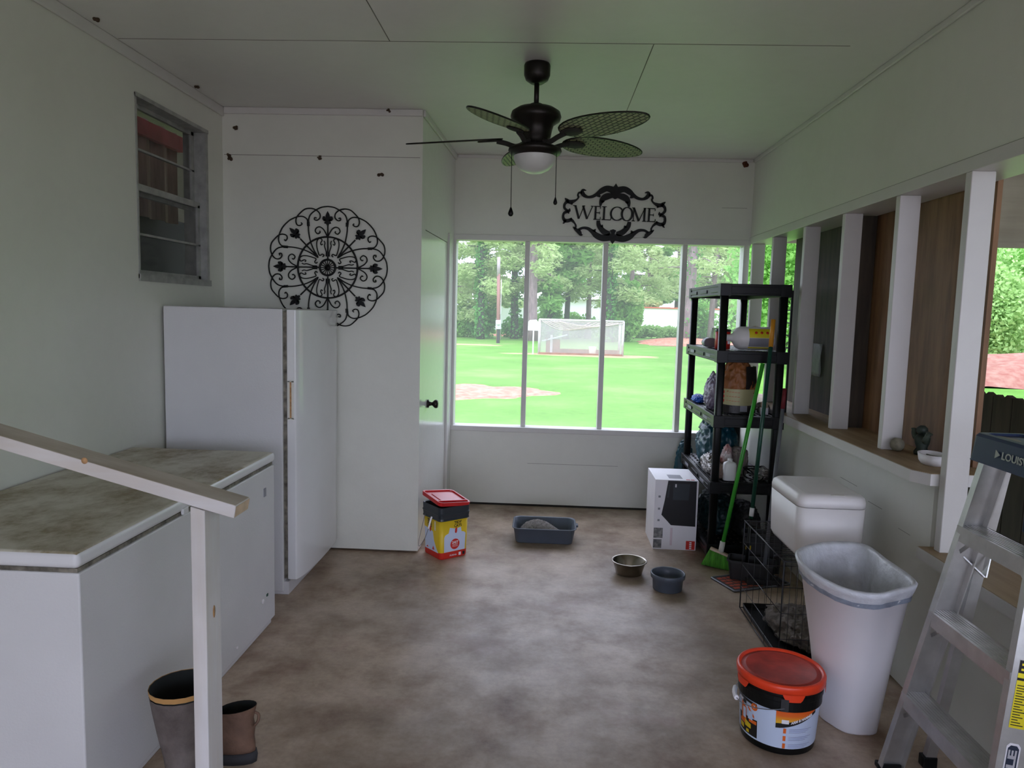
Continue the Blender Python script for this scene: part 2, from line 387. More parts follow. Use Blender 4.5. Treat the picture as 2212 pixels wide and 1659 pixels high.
def thing(name, label, cat, loc=(0, 0, 0), rz=0, group=None):
    o = bpy.data.objects.new(name, None); COL.objects.link(o); o.location = loc; o.rotation_euler = (0, 0, rz)
    o.empty_display_size = .05
    return tag(o, label, cat, group)
def struct(o):
    o['kind'] = 'structure'; return o
def spline(pts, k=6, closed=False):
    """Catmull-Rom through the points, any dimension"""
    P = [tuple(p) for p in pts]; n = len(P); out = []
    rng = range(n) if closed else range(n - 1)
    for i in rng:
        p0 = P[i - 1] if (closed or i > 0) else P[0]; p1 = P[i]; p2 = P[(i + 1) % n]
        p3 = P[(i + 2) % n] if (closed or i + 2 < n) else P[-1]
        for j in range(k):
            t = j / k
            out.append(tuple(.5 * ((2 * b) + (-a + c) * t + (2 * a - 5 * b + 4 * c - d) * t * t + (-a + 3 * b - 3 * c + d) * t ** 3) for a, b, c, d in zip(p0, p1, p2, p3)))
    if not closed: out.append(P[-1])
    return out
def text_mb(body, size, width=None, bold=0, align='CENTER', mbx=None, fn=None, mi=0, thick=.0006):
    """lettering as mesh polygons; fn maps (x, y, depth) of the text to 3D"""
    cu = bpy.data.curves.new('t', 'FONT'); cu.body = body; cu.size = size; cu.align_x = align; cu.align_y = 'CENTER'
    cu.offset = bold; cu.resolution_u = 3; cu.extrude = thick / 2
    ob = bpy.data.objects.new('t', cu); COL.objects.link(ob)
    bpy.context.view_layer.update()
    me = bpy.data.meshes.new_from_object(ob.evaluated_get(bpy.context.evaluated_depsgraph_get()))
    w0 = max([v.co.x for v in me.vertices] + [1e-6]) - min([v.co.x for v in me.vertices] + [0])
    k = (width / w0) if width else 1
    vs = [fn(v.co.x * k, v.co.y, v.co.z) for v in me.vertices]
    mbx.add(vs, [tuple(p.vertices) for p in me.polygons], mi)
    bpy.data.objects.remove(ob); bpy.data.curves.remove(cu); bpy.data.meshes.remove(me)
    return mbx
def rrect(x0, x1, y0, y1, r, n=4):
    pts = []
    for cx, cy, a0 in ((x1 - r, y1 - r, 0), (x0 + r, y1 - r, 90), (x0 + r, y0 + r, 180), (x1 - r, y0 + r, 270)):
        for k in range(n + 1):
            a = radians(a0 + 90 * k / n); pts.append((cx + r * cos(a), cy + r * sin(a)))
    return pts
def ring3(p2, z): return [(x, y, z) for x, y in p2]
SKY = 3.7; REAR = 1.1; SUN = 0.0; EXPO = 0.34; RX0 = -1.7; RZ0 = .1

# ------------------------------------------------------------------ the room
HC = 2.745
def bb(name, mats, *a, **k):
    mb = MB()
    for q in a: mb.bb(*q[:6], mi=q[6] if len(q) > 6 else 0)
    return mb.obj(name, mats, **k)
struct(bb('floor', M['floor'], (-2.1, 1.60, -3.0, 5.80, -.14, 0)))
ce = struct(bb('ceiling', M['ceil'], (-2.2, 1.78, -3.0, 5.9, HC, HC + .16)))
sm = MB()
for q in ((-1.98, 1.30, 3.345, 3.349), (.446, .450, 3.35, 4.95), (-.732, -.728, .6, 3.345), (-1.98, 1.5, .905, .908)):
    sm.bb(*q, HC - .0012, HC + .001)
sm.obj('panel_seam', M['seam'], ce)
for (x, y) in ((-1.93, 3.12), (-1.947, 4.04), (-.46, 4.30)):
    pass
# left wall with a window hole
struct(bb('wall_left', M['wall'], (-2.14, -2, -3.0, 3.50, -.1, HC), (-2.14, -2, 4.25, 5.9, -.1, HC), (-2.14, -2, 3.50, 4.25, -.1, 1.667), (-2.14, -2, 3.50, 4.25, 2.555, HC)))
# closet box in the far left corner
cf = struct(bb('wall_closet', M['wall'], (-2.0, -.765, 4.455, 4.53, .012, HC)))
sm = MB(); sm.bb(-1.99, -.78, 4.4542, 4.456, 2.463, 2.466); pass
sm.obj('panel_seam', M['seam'], cf)
A0 = Vector((-.765, 4.455)); A1 = Vector((-.72, 5.68)); AD = (A1 - A0).normalized(); AN = Vector((AD.y, -AD.x))
def side(mb, t0, t1, z0, z1, o0, o1, mi=0):
    p = [A0 + AD * t + AN * o for t, o in ((t0, o0), (t1, o0), (t1, o1), (t0, o1))]
    mb.prism([(q.x, q.y) for q in p], z0, z1, 'xy', mi); return mb
mb = MB(); side(mb, 0, .115, .012, HC, -.07, 0); side(mb, .115, .93, 2.05, HC, -.07, 0); side(mb, .93, 1.226, 0, HC, -.07, 0)
struct(mb.obj('wall_closet_side', M['gloss']))
d = struct(side(MB(), .119, .925, .02, 2.045, -.05, -.002).obj('door_1', M['gloss']))
mb = MB(); kc = A0 + AD * .262
rk = Matrix.Rotation(radians(90), 3, 'Y')
rk = Matrix.Rotation(math.atan2(AN.y, AN.x), 3, 'Z') @ rk
mb.lathe([(.0001, 0), (.027, 0), (.029, .006), (.016, .012), (.011, .026), (.013, .034), (.026, .046), (.029, .058), (.024, .068), (.0001, .071)], (kc.x, kc.y, .93), 20, rot=rk)
mb.obj('door_knob', M['bronze'], d)
mb = MB(); side(mb, .926, .93, .02, 2.05, -.045, -.012); side(mb, .115, .119, .02, 2.05, -.045, -.012); side(mb, .115, .93, 2.046, 2.05, -.045, -.012)
mb.obj('door_gap', M['seam'], d)
mb = MB()
for z in (.38, .42, .46): side(mb, .96, .985, z, z + .022, -.001, .004)
mb.obj('rusty_hinge', M['mudred'], d)
t = struct(side(MB(), .945, 1.0, 0, 2.12, -.001, .014).obj('trim_door', M['trim'], bevel=.004))
# far wall: knee wall, boards over the opening
wb = struct(bb('wall_back', M['wall'], (-.80, 1.66, 5.68, 5.78, .012, .602), (-.80, 1.66, 5.68, 5.78, 2.14, HC)))
sm = MB(); sm.bb(-.1, .62, 5.6792, 5.681, .347, .3495); sm.bb(1.33, 1.52, 5.6792, 5.681, 2.38, 2.3825)
sm.obj('panel_seam', M['seam'], wb); bb('floor_gap', M['gap'], (-.72, 1.56, 5.6785, 5.70, 0, .016), parent=wb)
w1 = thing('window_1', None, None, (0, 5.68, .6)); struct(w1)
def wpart(name, mats, *a, par=w1, L=(0, 5.68, .6), **k):
    mb = MB()
    for q in a: mb.bb(q[0] - L[0], q[1] - L[0], q[2] - L[1], q[3] - L[1], q[4] - L[2], q[5] - L[2], q[6] if len(q) > 6 else 0)
    return mb.obj(name, mats, par, **k)
wpart('sill', M['trim'], (-.725, 1.56, 5.652, 5.79, .600, .640), bevel=.004)
wpart('header', M['trim'], (-.725, 1.56, 5.664, 5.79, 2.098, 2.142), bevel=.003)
for x in (-.146, .462, 1.071): wpart('mullion', M['trim'], (x - .019, x + .019, 5.695, 5.785, .640, 2.098), bevel=.003)
wpart('jamb', M['trim'], (-.725, -.700, 5.66, 5.79, .640, 2.098), bevel=.003)
wpart('jamb', M['trim'], (1.512, 1.556, 5.675, 5.79, .640, 2.098), bevel=.003)
for k, (x0, x1) in enumerate(((-.70, -.165), (-.127, .443), (.481, 1.052), (1.090, 1.512))): wpart('haze_screen', M['screen'], (x0, x1, 5.772, 5.7725, .640, 2.098))  # screen sheets across the bays, added to veil the view with haze
# right wall
wr = struct(bb('wall_right', M['wall'], (1.56, 1.66, -3.0, 5.68, 2.165, HC), (1.56, 1.66, 2.865, 5.68, .012, .918), (1.56, 1.66, -3.0, 2.865, .012, .620)))
sm = MB(); sm.bb(1.5588, 1.561, 1.0, 5.6, 2.160, 2.165); sm.bb(1.5592, 1.561, 3.55, 3.75, .74, .742); sm.bb(1.5592, 1.561, 3.28, 3.42, .70, .702)
sm.bb(1.5592, 1.561, 3.02, 3.12, .66, .6615); sm.bb(1.5592, 1.561, 2.02, 2.9, .008, .012); sm.obj('panel_seam', M['seam'], wr)
w3 = thing('window_3', None, None, (1.6, 4, .9)); struct(w3); L3 = (1.6, 4, .9)
wpart('header', M['trim'], (1.552, 1.76, -3.0, 5.68, 2.109, 2.162), par=w3, L=L3, bevel=.003)
mb = MB()
poly = [(1.478, 2.90), (1.520, 2.826), (1.80, 2.826), (1.80, 5.66), (1.478, 5.66)]
mb.prism([(x - 1.6, y - 4) for x, y in poly], .918 - .9, .964 - .9, 'xy', 0)
mb.prism([(x - 1.6, y - 4) for x, y in [(1.484, 2.905), (1.525, 2.83), (1.80, 2.83), (1.80, 5.66), (1.484, 5.66)]], .9641 - .9, .966 - .9, 'xy', 1)
mb.obj('sill', [M['trim'], M['wood_tan']], w3)
wpart('ledge', [M['trim'], M['wood_tan']], (1.508, 1.80, -3.0, 2.862, .620, .663), (1.513, 1.80, -3.0, 2.86, .6631, .665, 1), par=w3, L=L3)
for y in (3.335, 3.92, 4.50, 5.11, 5.60): wpart('stud', M['trim'], (1.56, 1.652, y, y + .040, .966, 2.109), par=w3, L=L3, bevel=.004)
wpart('stud', M['trim'], (1.552, 1.640, 2.782, 2.824, .665, 2.109), par=w3, L=L3, bevel=.004)
# boards nailed over the outside of the right-hand opening
o = struct(bb('wall_plywood', M['ply_brown'], (1.765, 1.785, 2.98, 4.03, .9, 2.2)))
o = struct(bb('wall_plywood_far', M['ply_dark'], (1.765, 1.785, 4.035, 5.26, .9, 2.2)))
mb = MB(); mb.bb(1.66, 1.76, 4.0, 4.06, .966, 2.11); struct(mb.obj('trim_outer_stud', M['ply_dark']))
# crown strips
struct(bb('trim_1', M['trim'], (-2.0, -1.985, -3.0, 4.455, 2.69, HC), bevel=.006))
struct(bb('trim_2', M['trim'], (-1.985, -.765, 4.437, 4.455, 2.705, HC), bevel=.006))
struct(side(MB(), 0, 1.22, 2.705, HC, 0, .016).obj('trim_3', M['trim'], bevel=.005))
struct(bb('trim_4', M['trim'], (1.545, 1.56, -3.0, 5.66, 2.715, HC), bevel=.005))
struct(bb('trim_5', M['trim'], (-.70, 1.545, 5.668, 5.68, 2.72, HC), bevel=.004))
# lean-to roof over the right-hand side outdoors, widened to hold back daylight
ro = struct(bb('trim_leanto_roof', M['rafter'], (1.78, 7.4, -3.0, 6.0, 2.84, 2.88)))
mb = MB()
for k in range(13): mb.bb(1.79, 7.4, -2.7 + k * .7, -2.66 + k * .7, 2.75, 2.84)
mb.obj('rafter', M['rafter'], ro)
bb('fascia', M['ply_beige'], (1.80, 7.4, 6.0, 6.03, 2.16, 2.88), (1.80, 7.4, 5.985, 6.0, 2.16, 2.20), parent=ro)
bb('corner_post', M['ply_beige'], (7.3, 7.4, 5.9, 6.0, -.15, 2.84), (7.3, 7.4, -2.9, -2.8, -.15, 2.84), parent=ro)
# house window in the left wall
L2 = (-2, 3.5, 1.667)
w2 = thing('window_2', None, None, L2); struct(w2)
def w2p(name, m, *a, **k): return wpart(name, m, *a, par=w2, L=L2, **k)
w2p('window_frame', M['alu2'], (-2.13, -1.995, 3.50, 3.512, 1.667, 2.555), (-2.13, -1.995, 4.222, 4.25, 1.667, 2.555), (-2.13, -1.99, 3.50, 4.25, 2.536, 2.556), (-2.13, -1.99, 3.50, 4.262, 1.655, 1.690))
w2p('upper_sash', M['alu2'], (-2.085, -2.065, 3.512, 4.222, 2.085, 2.125), (-2.085, -2.065, 3.512, 4.222, 2.312, 2.322), (-2.085, -2.065, 4.190, 4.222, 2.10, 2.54), (-2.085, -2.065, 3.512, 4.222, 2.515, 2.54))
w2p('lower_sash', M['alu2'], (-2.060, -2.035, 3.512, 4.222, 2.105, 2.138), (-2.060, -2.035, 3.512, 4.222, 1.885, 1.896), (-2.060, -2.035, 4.195, 4.222, 1.69, 2.12), (-2.060, -2.035, 3.512, 4.222, 1.688, 1.712))
w2p('pane', M['glass'], (-2.078, -2.074, 3.512, 4.20, 2.12, 2.53))
w2p('pane', M['glass'], (-2.05, -2.046, 3.512, 4.20, 1.70, 2.11))
# the house room behind it
struct(bb('wall_inner_room', M['room'], (-4.2, -4.1, 2.0, 6.6, .5, 3.0), (-4.2, -2.15, 6.5, 6.6, .5, 3.0), (-4.2, -2.15, 2.0, 2.1, .5, 3.0), (-4.2, -2.15, 2.0, 6.6, 2.95, 3.0), (-4.2, -2.15, 2.0, 6.6, .5, .6)))
mb = MB(); pts = [(-2.60 - .02 * sin(k * 1.1), 4.50 + .036 * k) for k in range(16)]
for i in range(15):
    (x0, y0), (x1, y1) = pts[i], pts[i + 1]
    mb.add([(x0, y0, 2.1), (x1, y1, 2.1), (x1, y1, 2.72), (x0, y0, 2.72), (x0 - .01, y0, 2.1), (x1 - .01, y1, 2.1), (x1 - .01, y1, 2.72), (x0 - .01, y0, 2.72)],
           [(0, 1, 2, 3), (4, 7, 6, 5), (3, 2, 6, 7), (0, 4, 5, 1)], 0, True)
cu = mb.obj('curtain', M['curtain'])
tag(cu, 'pinkish curtain hanging behind the panes of the high left window', 'curtain')
bb('valance', M['curtain_red'], (-2.60, -2.56, 4.48, 5.08, 2.60, 2.70), parent=cu)
tag(bb('dark_box', M['roomdark'], (-3.2, -2.66, 4.5, 5.36, .62, 2.14), bevel=.01), 'plain dark box put in to blacken the view behind the lower sash of the high left window', 'dark_block')  # plain dark box set behind the lower sash so its panes read dark
# open end behind the camera
struct(bb('wall_front', M['wall'], (-2.0, 1.56, -3.1, -3.0, 2.12, HC + .1), (-2.0, RX0, -3.1, -3.0, 0, 2.12), (RX0, 1.56, -3.1, -3.0, 0, RZ0)))
# body of the house beyond the left wall and closet
struct(bb('wall_house', M['wall'], (-9, -2.16, -3.0, 1.98, -.15, 3.2), (-9, -4.25, 1.98, 6.7, -.15, 3.2), (-4.2, -2.14, 6.62, 6.7, -.15, 3.2), (-2.14, -.80, 5.80, 5.9, -.15, HC)))
# mud dauber nests
def nest(x, y, z, s, nrm, label, m='mud'):
    mb = MB(); rnd = random.Random(x * 31 + z)
    for k in range(5):
        cx, cy, cz = (rnd.uniform(-1, 1) * s * .5 for _ in range(3)); r = s * rnd.uniform(.25, .5)
        mb.lathe([(.0001, -r), (r * .7, -r * .7), (r, 0), (r * .7, r * .7), (.0001, r)], (cx * (1 - abs(nrm[0])), cy * (1 - abs(nrm[1])), cz * (1 - abs(nrm[2]))), 8)
    o = mb.obj('mud_nest', M[m]); o.location = (x, y, z); tag(o, label, 'wasp nest', 'mud dauber nests')
nest(1.481, 5.674, 2.705, .035, (0, 1, 0), 'round rusty mud nest in the top right corner of the far wall', 'mudred')
nest(-1.397, 4.452, 2.455, .02, (0, 1, 0), 'small mud nest on the closet wall seam, high above the iron medallion')
nest(-1.021, 4.452, 2.357, .024, (0, 1, 0), 'mud nest on the closet wall, above and right of the iron medallion')
nest(-1.96, 4.452, 2.45, .03, (0, 1, 0), 'smear of mud nests in the corner right of the high left window')
nest(-.973, 4.437, 2.735, .018, (0, 1, 0), 'dark mud nest on the crown strip at the closet top')
nest(-1.94, 3.12, 2.74, .02, (0, 0, 1), 'mud nest on the ceiling edge nearest the top left picture corner')
nest(-1.95, 4.04, 2.74, .018, (0, 0, 1), 'mud nest on the ceiling edge above the high left window')
nest(-1.917, 4.452, 2.62, .018, (0, 1, 0), 'small mud nest under the crown strip in the left corner of the closet wall')

# ------------------------------------------------------------------ ceiling fan
FX, FY = -.070, 3.62
fan = thing('ceiling_fan', 'dark five-blade ceiling fan with woven leaf blades and a bowl light', 'ceiling fan', (FX, FY, 2.0))
def fp(name, m, mb, **k): return mb.obj(name, m, fan, **k)
Z0 = 2.0
fp('canopy', M['bronze'], MB().lathe([(.0001, .744), (.060, .744), (.064, .735), (.063, .690), (.054, .668), (.030, .652), (.0001, .650)]))
fp('downrod', M['bronze'], MB().tube([(0, 0, .66), (0, 0, .545)], .0125, 14))
fp('motor_housing', M['bronze'], MB().lathe([(.0001, .556), (.03, .556), (.034, .545), (.09, .535), (.118, .517), (.124, .496), (.118, .478), (.088, .458), (.080, .430), (.074, .398), (.064, .386), (.064, .352), (.0001, .352)]))
fp('light_ring', M['bronze'], MB().lathe([(.0001, .356), (.10, .356), (.128, .344), (.131, .334), (.125, .322), (.106, .308), (.10, .306), (.0001, .310)]))
fp('glass_bowl', M['frost'], MB().lathe([(.104, .312), (.103, .294), (.092, .268), (.070, .245), (.040, .231), (.0001, .226)]))
for k, ang in enumerate((-41, 31, 103, 175, 247)):
    e = radians(ang); R = Matrix.Rotation(e, 3, 'Z') @ Matrix.Rotation(radians((0, 0, 1, 2.6, 2.0)[k]), 3, 'Y') @ Matrix.Rotation(radians(-13), 3, 'X')
    out = []
    for j in range(33):
        u = j / 32; a = u * 2 * pi
        x = .405 - .242 * cos(a); w = .094 * sin(a) * (1 - .18 * cos(a + pi)) 
        out.append((x, w))
    bl = MB(); lo = [R @ Vector((x, y, -.003)) + Vector((0, 0, .400)) for x, y in out[:-1]]; hi = [R @ Vector((x, y, .003)) + Vector((0, 0, .400)) for x, y in out[:-1]]
    n = len(lo)
    # blade mesh stays in blade space so the weave runs along the blade
    vs = [(x, y, z) for z in (-.003, .003) for x, y in out[:-1]]
    bl.add(vs, [tuple(range(n)), tuple(range(2 * n - 1, n - 1, -1))] + [(i, (i + 1) % n, (i + 1) % n + n, i + n) for i in range(n)])
    b = bl.obj('blade', M['weave'], fan); b.location = (0, 0, .400); b.rotation_euler = (R.to_euler())
    rim = MB(); rim.tube([(x, y, 0) for x, y in out[:-1]], .0042, 6, closed=True)
    rim.obj('blade_rim', M['bronze'], b)
    br = MB()
    br.tube(spline([(.06, 0, .372 - .400), (.10, 0, .362 - .400), (.145, .0, -.022), (.19, 0, -.010)], 4), .012, 8)
    br.lathe([(.0001, -.012), (.030, -.012), (.034, -.008), (.030, -.004), (.0001, -.003)], (.225, 0, 0), 20, sx=1.9, sy=1.05)
    br.obj('blade_iron', M['gap'], b)
fp('pull_chain', M['black_metal'], MB().tube([(-.110, -.06, .318), (-.108, -.06, .052)], .0018, 5))
fp('pull_fob', M['black_metal'], MB().lathe([(.0001, .058), (.004, .052), (.012, .030), (.013, .022), (.008, .013), (.0001, .010)], (-.108, -.06, 0), 14))
fp('pull_chain', M['black_metal'], MB().tube([(.105, -.06, .318), (.106, -.06, .105)], .0018, 5))
fp('pull_fob', M['black_metal'], MB().lathe([(.0001, .110), (.003, .104), (.009, .086), (.010, .078), (.006, .071), (.0001, .069)], (.106, -.06, 0), 14))

# ------------------------------------------------------------------ iron medallion
med = thing('wall_medallion', 'large round black iron scrollwork medallion with fleur-de-lis tips on closet wall', 'wall art', (-1.342, 4.452, 1.792))
K = .37 / 1335.
def med_tube(mb, pts, r, ang, flip=False, y=-.012):
    P = spline(pts, 6)
    out = []
    for px, py in P:
        x, z = (px - 1085) * K, (1375 - py) * K
        if flip: x = -x
        c, s_ = cos(ang), sin(ang); out.append((x * c - z * s_, y, x * s_ + z * c))
    mb.tube(out, r, 6)
arch = [(1085, 40), (1230, 62), (1370, 135), (1470, 220), (1512, 320), (1520, 430)]
knot = (1520, 430)
cs = [(1330, 300), (1372, 290), (1372, 335), (1315, 345), (1255, 290), (1260, 200), (1340, 125), (1460, 92), (1590, 112), (1690, 190), (1770, 280), (1795, 370), (1770, 450), (1710, 470), (1655, 435), (1680, 405)]
stem = [(1520, 430), (1515, 600), (1470, 820), (1390, 1010), (1310, 1135)]
diag = [(1535, 420), (1550, 330), (1640, 270), (1770, 278), (1925, 345), (2029, 431)]
cur2 = [(1265, 575), (1255, 610), (1310, 640), (1362, 580), (1330, 510), (1255, 492), (1180, 540), (1130, 620), (1090, 700)]
inn = [(1190, 850), (1225, 885), (1240, 840), (1195, 800), (1150, 840), (1160, 900)]
inner = [(1200, 860), (1232, 880), (1245, 840), (1215, 770), (1270, 740), (1325, 790), (1335, 900), (1305, 1030), (1270, 1110), (1205, 1080), (1175, 1115), (1205, 1140)]
inner2 = [(1170, 790), (1150, 840), (1160, 900), (1130, 1000), (1100, 1090)]
sw = MB(); iw = MB()
for q in range(4):
    a = q * pi / 2
    for f in (False, True):
        med_tube(sw, arch, .0042, a, f); med_tube(sw, cs, .0042, a, f, -.018); med_tube(sw, stem, .0042, a, f); med_tube(sw, diag, .0042, a, f)
        med_tube(sw, cur2, .0040, a, f, -.016)
        med_tube(iw, inner, .0036, a, f); med_tube(iw, inner2, .0036, a, f)
        kx = 1520; med_tube(sw, [(1520, 385), (1520, 430), (1516, 475)], .0085, a, f, -.015)
    med_tube(sw, [(1085, 250), (1085, 700), (1085, 1180)], .0046, a)
    med_tube(sw, [(1085 + 760 * .7071 * 1.15, 1375 - 760 * .7071 * 1.15), (1300, 1160)], .0046, a)
    med_tube(iw, [(1085, 1040), (1085, 1130)], .013, a)
sw.obj('scrollwork', M['black_metal'], med); iw.obj('inner_scrolls', M['black_metal'], med)
ri = MB(); ri.tube([(.186 * cos(2 * pi * k / 64), -.016, .186 * sin(2 * pi * k / 64)) for k in range(64)], .0058, 6, closed=True)
ri.obj('ring', M['black_metal'], med)
hb = MB(); hb.tube([(.048 * cos(2 * pi * k / 32), -.018, .048 * sin(2 * pi * k / 32)) for k in range(32)], .0068, 6, closed=True)
for k in range(16): hb.tube([(0, -.018, 0), (.048 * cos(2 * pi * k / 16), -.018, .048 * sin(2 * pi * k / 16))], .0026, 5)
hb.lathe([(.0001, -.014), (.016, -.010), (.018, 0), (.0001, .004)], (0, -.02, 0), 14, rot=Matrix.Rotation(radians(90), 3, 'X')); hb.obj('hub_rosette', M['black_metal'], med)
fl = [(0, 62), (9, 44), (13, 30), (8, 20), (22, 32), (30, 28), (33, 14), (25, 2), (22, 12), (16, 12), (10, 2), (18, -3), (20, -14), (8, -16), (4, -26)]
fl = fl + [(-x, y) for x, y in reversed(fl[1:])]
for q in range(8):
    mb = MB(); a = q * pi / 4 
    rr = .302 if q % 2 == 0 else .296
    P = []
    for x, y in fl:
        x *= .00098; y = y * .00098 + rr - .022; P.append((x * cos(a) - y * sin(a), x * sin(a) + y * cos(a)))
    n = len(P); c = (-(rr - .02) * sin(a), (rr - .02) * cos(a))
    for i in range(n):
        j = (i + 1) % n
        mb.prism([c, P[i], P[j]], -.020, -.010, 'xz')
    mb.obj('fleur_de_lis', M['black_metal'], med)

# ------------------------------------------------------------------ welcome sign
sg = thing('welcome_sign', 'black cut-metal WELCOME sign with scrolling leaf frame above the screened opening', 'sign', (.512, 5.672, 2.32))
sg.rotation_euler = (0, radians(1.1), 0)
KS = .000437
def S(p): return [((x - 1140) * KS, (660 - y) * KS) for x, y in p]
fr = MB()
def rib(pts, ws, both=True):
    tot = [(*p, w) for p, w in zip(pts, ws)]; s3 = spline(tot, 5)
    P = S([(a, b) for a, b, _ in s3]); W = [max(.001, c * 1.22) * KS for _, _, c in s3]
    fr.ribbon(P, W, -.010, -.004)
    if both: fr.ribbon([(-x, y) for x, y in P], W, -.010, -.004)
rib([(1140, 290), (1080, 255), (985, 235), (900, 275), (820, 335), (745, 380), (660, 392), (590, 360), (560, 310), (580, 275), (630, 282)], [110, 95, 80, 78, 50, 42, 36, 55, 55, 34, 8])
rib([(1100, 350), (1010, 365), (940, 400), (900, 460), (892, 535)], [60, 90, 85, 55, 30])
rib([(560, 325), (505, 325), (488, 370), (500, 400), (470, 445), (400, 480), (340, 485), (290, 450), (262, 425)], [40, 26, 28, 26, 24, 50, 55, 35, 8])
rib([(330, 470), (270, 520), (262, 590), (310, 635), (350, 640), (355, 600)], [50, 38, 36, 34, 40, 10])
rib([(350, 690), (320, 660), (262, 685), (248, 750), (275, 805), (330, 815), (395, 800), (450, 845), (480, 900), (468, 950)], [12, 40, 36, 36, 50, 50, 45, 26, 26, 30])
rib([(290, 800), (270, 850), (245, 865)], [45, 25, 8]); rib([(380, 500), (400, 530)], [50, 16]); rib([(385, 800), (395, 760)], [46, 14])
rib([(430, 915), (480, 960), (540, 1000), (575, 1045), (610, 1050)], [12, 40, 60, 40, 8])
rib([(530, 965), (600, 930), (690, 935), (770, 985), (850, 1050), (950, 1090), (1040, 1080), (1110, 1060)], [34, 34, 44, 60, 86, 90, 100, 110])
rib([(868, 790), (878, 860), (920, 925), (990, 985), (1080, 1010)], [50, 62, 70, 80, 60])
rib([(800, 985), (830, 940)], [60, 10]); rib([(930, 900), (950, 860)], [60, 10]); rib([(905, 470), (960, 450)], [50, 10]); rib([(840, 350), (880, 380)], [60, 20])
for P in ([(1140, 140), (1172, 190), (1210, 230), (1180, 330), (1195, 385), (1140, 412), (1085, 385), (1100, 330), (1070, 230), (1108, 190)],
          [(1110, 1190), (1050, 1110), (1078, 1000), (1055, 950), (1110, 930), (1165, 950), (1142, 1000), (1170, 1110)]):
    q = S(P); fr.prism([(x + (.012 if P[0][1] > 900 else 0), y) for x, y in q], -.0105, -.0035)
fr.obj('leaf_frame', M['black_metal'], sg)
lt = MB()
def st(pts, w, k=4):
    P = S(spline(pts, k) if len(pts) > 2 and k else pts); lt.ribbon(P, [w * KS] * len(P), -.0095, -.0045)
def ser(x, y, w=46): st([(x - w / 2, y), (x + w / 2, y)], 13)
T, B = 548, 772; N, H = 15, 36
st([(455, T), (525, B)], H); st([(525, B), (600, T + 20)], N); st([(590, T), (668, B)], H); st([(668, B), (755, T)], N); ser(445, T, 60); ser(600, T, 50); ser(750, T, 50)
st([(812, T), (812, B)], 34); st([(780, T), (895, T)], N); st([(895, T), (895, T + 40)], 12); st([(812, 656), (885, 656)], N); st([(885, 635), (885, 680)], 10); st([(780, B), (900, B)], N); st([(900, B), (900, B - 45)], 12)
st([(962, T), (962, B)], 34); ser(962, T, 80); st([(925, B), (1080, B)], N); st([(1082, B), (1090, B - 55)], 13)
def arc(cx, cy, rx, ry, a0, a1, w0, w1, n=26):
    pts = []; ws = []
    for i in range(n + 1):
        a = radians(a0 + (a1 - a0) * i / n); pts.append((cx + rx * cos(a), cy - ry * sin(a))); ws.append((w0 + (w1 - w0) * abs(cos(a))) * KS)
    lt.ribbon(S(pts), ws, -.0095, -.0045)
arc(1190, 660, 108, 115, 42, 318, 13, 34); st([(1270, 575), (1272, 620)], 12)
arc(1365, 660, 92, 115, 0, 360, 13, 38)
st([(1478, T), (1478, B)], 15); st([(1478, T), (1575, B)], 36); st([(1575, B), (1668, T)], 14); st([(1668, T), (1668, B)], 36); ser(1470, T, 50); ser(1478, B, 56); ser(1672, T, 50); ser(1668, B, 70)
st([(1748, T), (1748, B)], 34); st([(1712, T), (1850, T)], N); st([(1850, T), (1850, T + 40)], 12); st([(1748, 656), (1825, 656)], N); st([(1825, 635), (1825, 680)], 10); st([(1712, B), (1860, B)], N); st([(1860, B), (1862, B - 45)], 12)
lt.obj('lettering', M['black_metal'], sg)

# ------------------------------------------------------------------ white goods
fz = thing('chest_freezer', 'long white chest freezer with grime-stained lid against the left wall', 'freezer', (-1.63, 2.64, 0))
mb = MB(); mb.bb(-.352, .348, -.735, .735, .03, .788); mb.bb(-.34, .335, -.72, .72, 0, .03)
mb.obj('body', M['enamel_side'], fz, bevel=.006)
mb = MB(); mb.bb(-.35, .340, -.73, .73, .788, .800); mb.obj('lid_gasket', M['gasket'], fz)
mb = MB(); mb.bb(-.355, .350, -.742, .745, .800, .849); lid = mb.obj('lid', [M['enamel'], M['grimy']], fz, bevel=.018, seg=4)
for p in lid.data.polygons:
    if p.normal.z > .9: p.material_index = 1
mb = MB(); mb.bb(.3475, .351, .60, .625, .66, .70); mb.obj('lock_plate', M['greyp'], fz)
rk = Matrix.Rotation(radians(90), 3, 'Y')
mb = MB(); mb.lathe([(.0001, .004), (.011, .004), (.012, 0), (.0001, 0)], (.348, .578, .165), 16, rot=rk); mb.obj('dial', M['whitep'], fz)
MB().lathe([(.0001, .003), (.006, .003), (.007, 0), (.0001, 0)], (.348, .29, .077), 12, rot=rk).obj('drain_plug', M['whitep'], fz)
bb('indicator', M['dkgreen'], (.3478, .351, .625, .640, .170, .182), parent=fz)
bb('lid_bracket', M['enamel'], (.345, .356, -.16, -.12, .792, .815), parent=fz, bevel=.003)

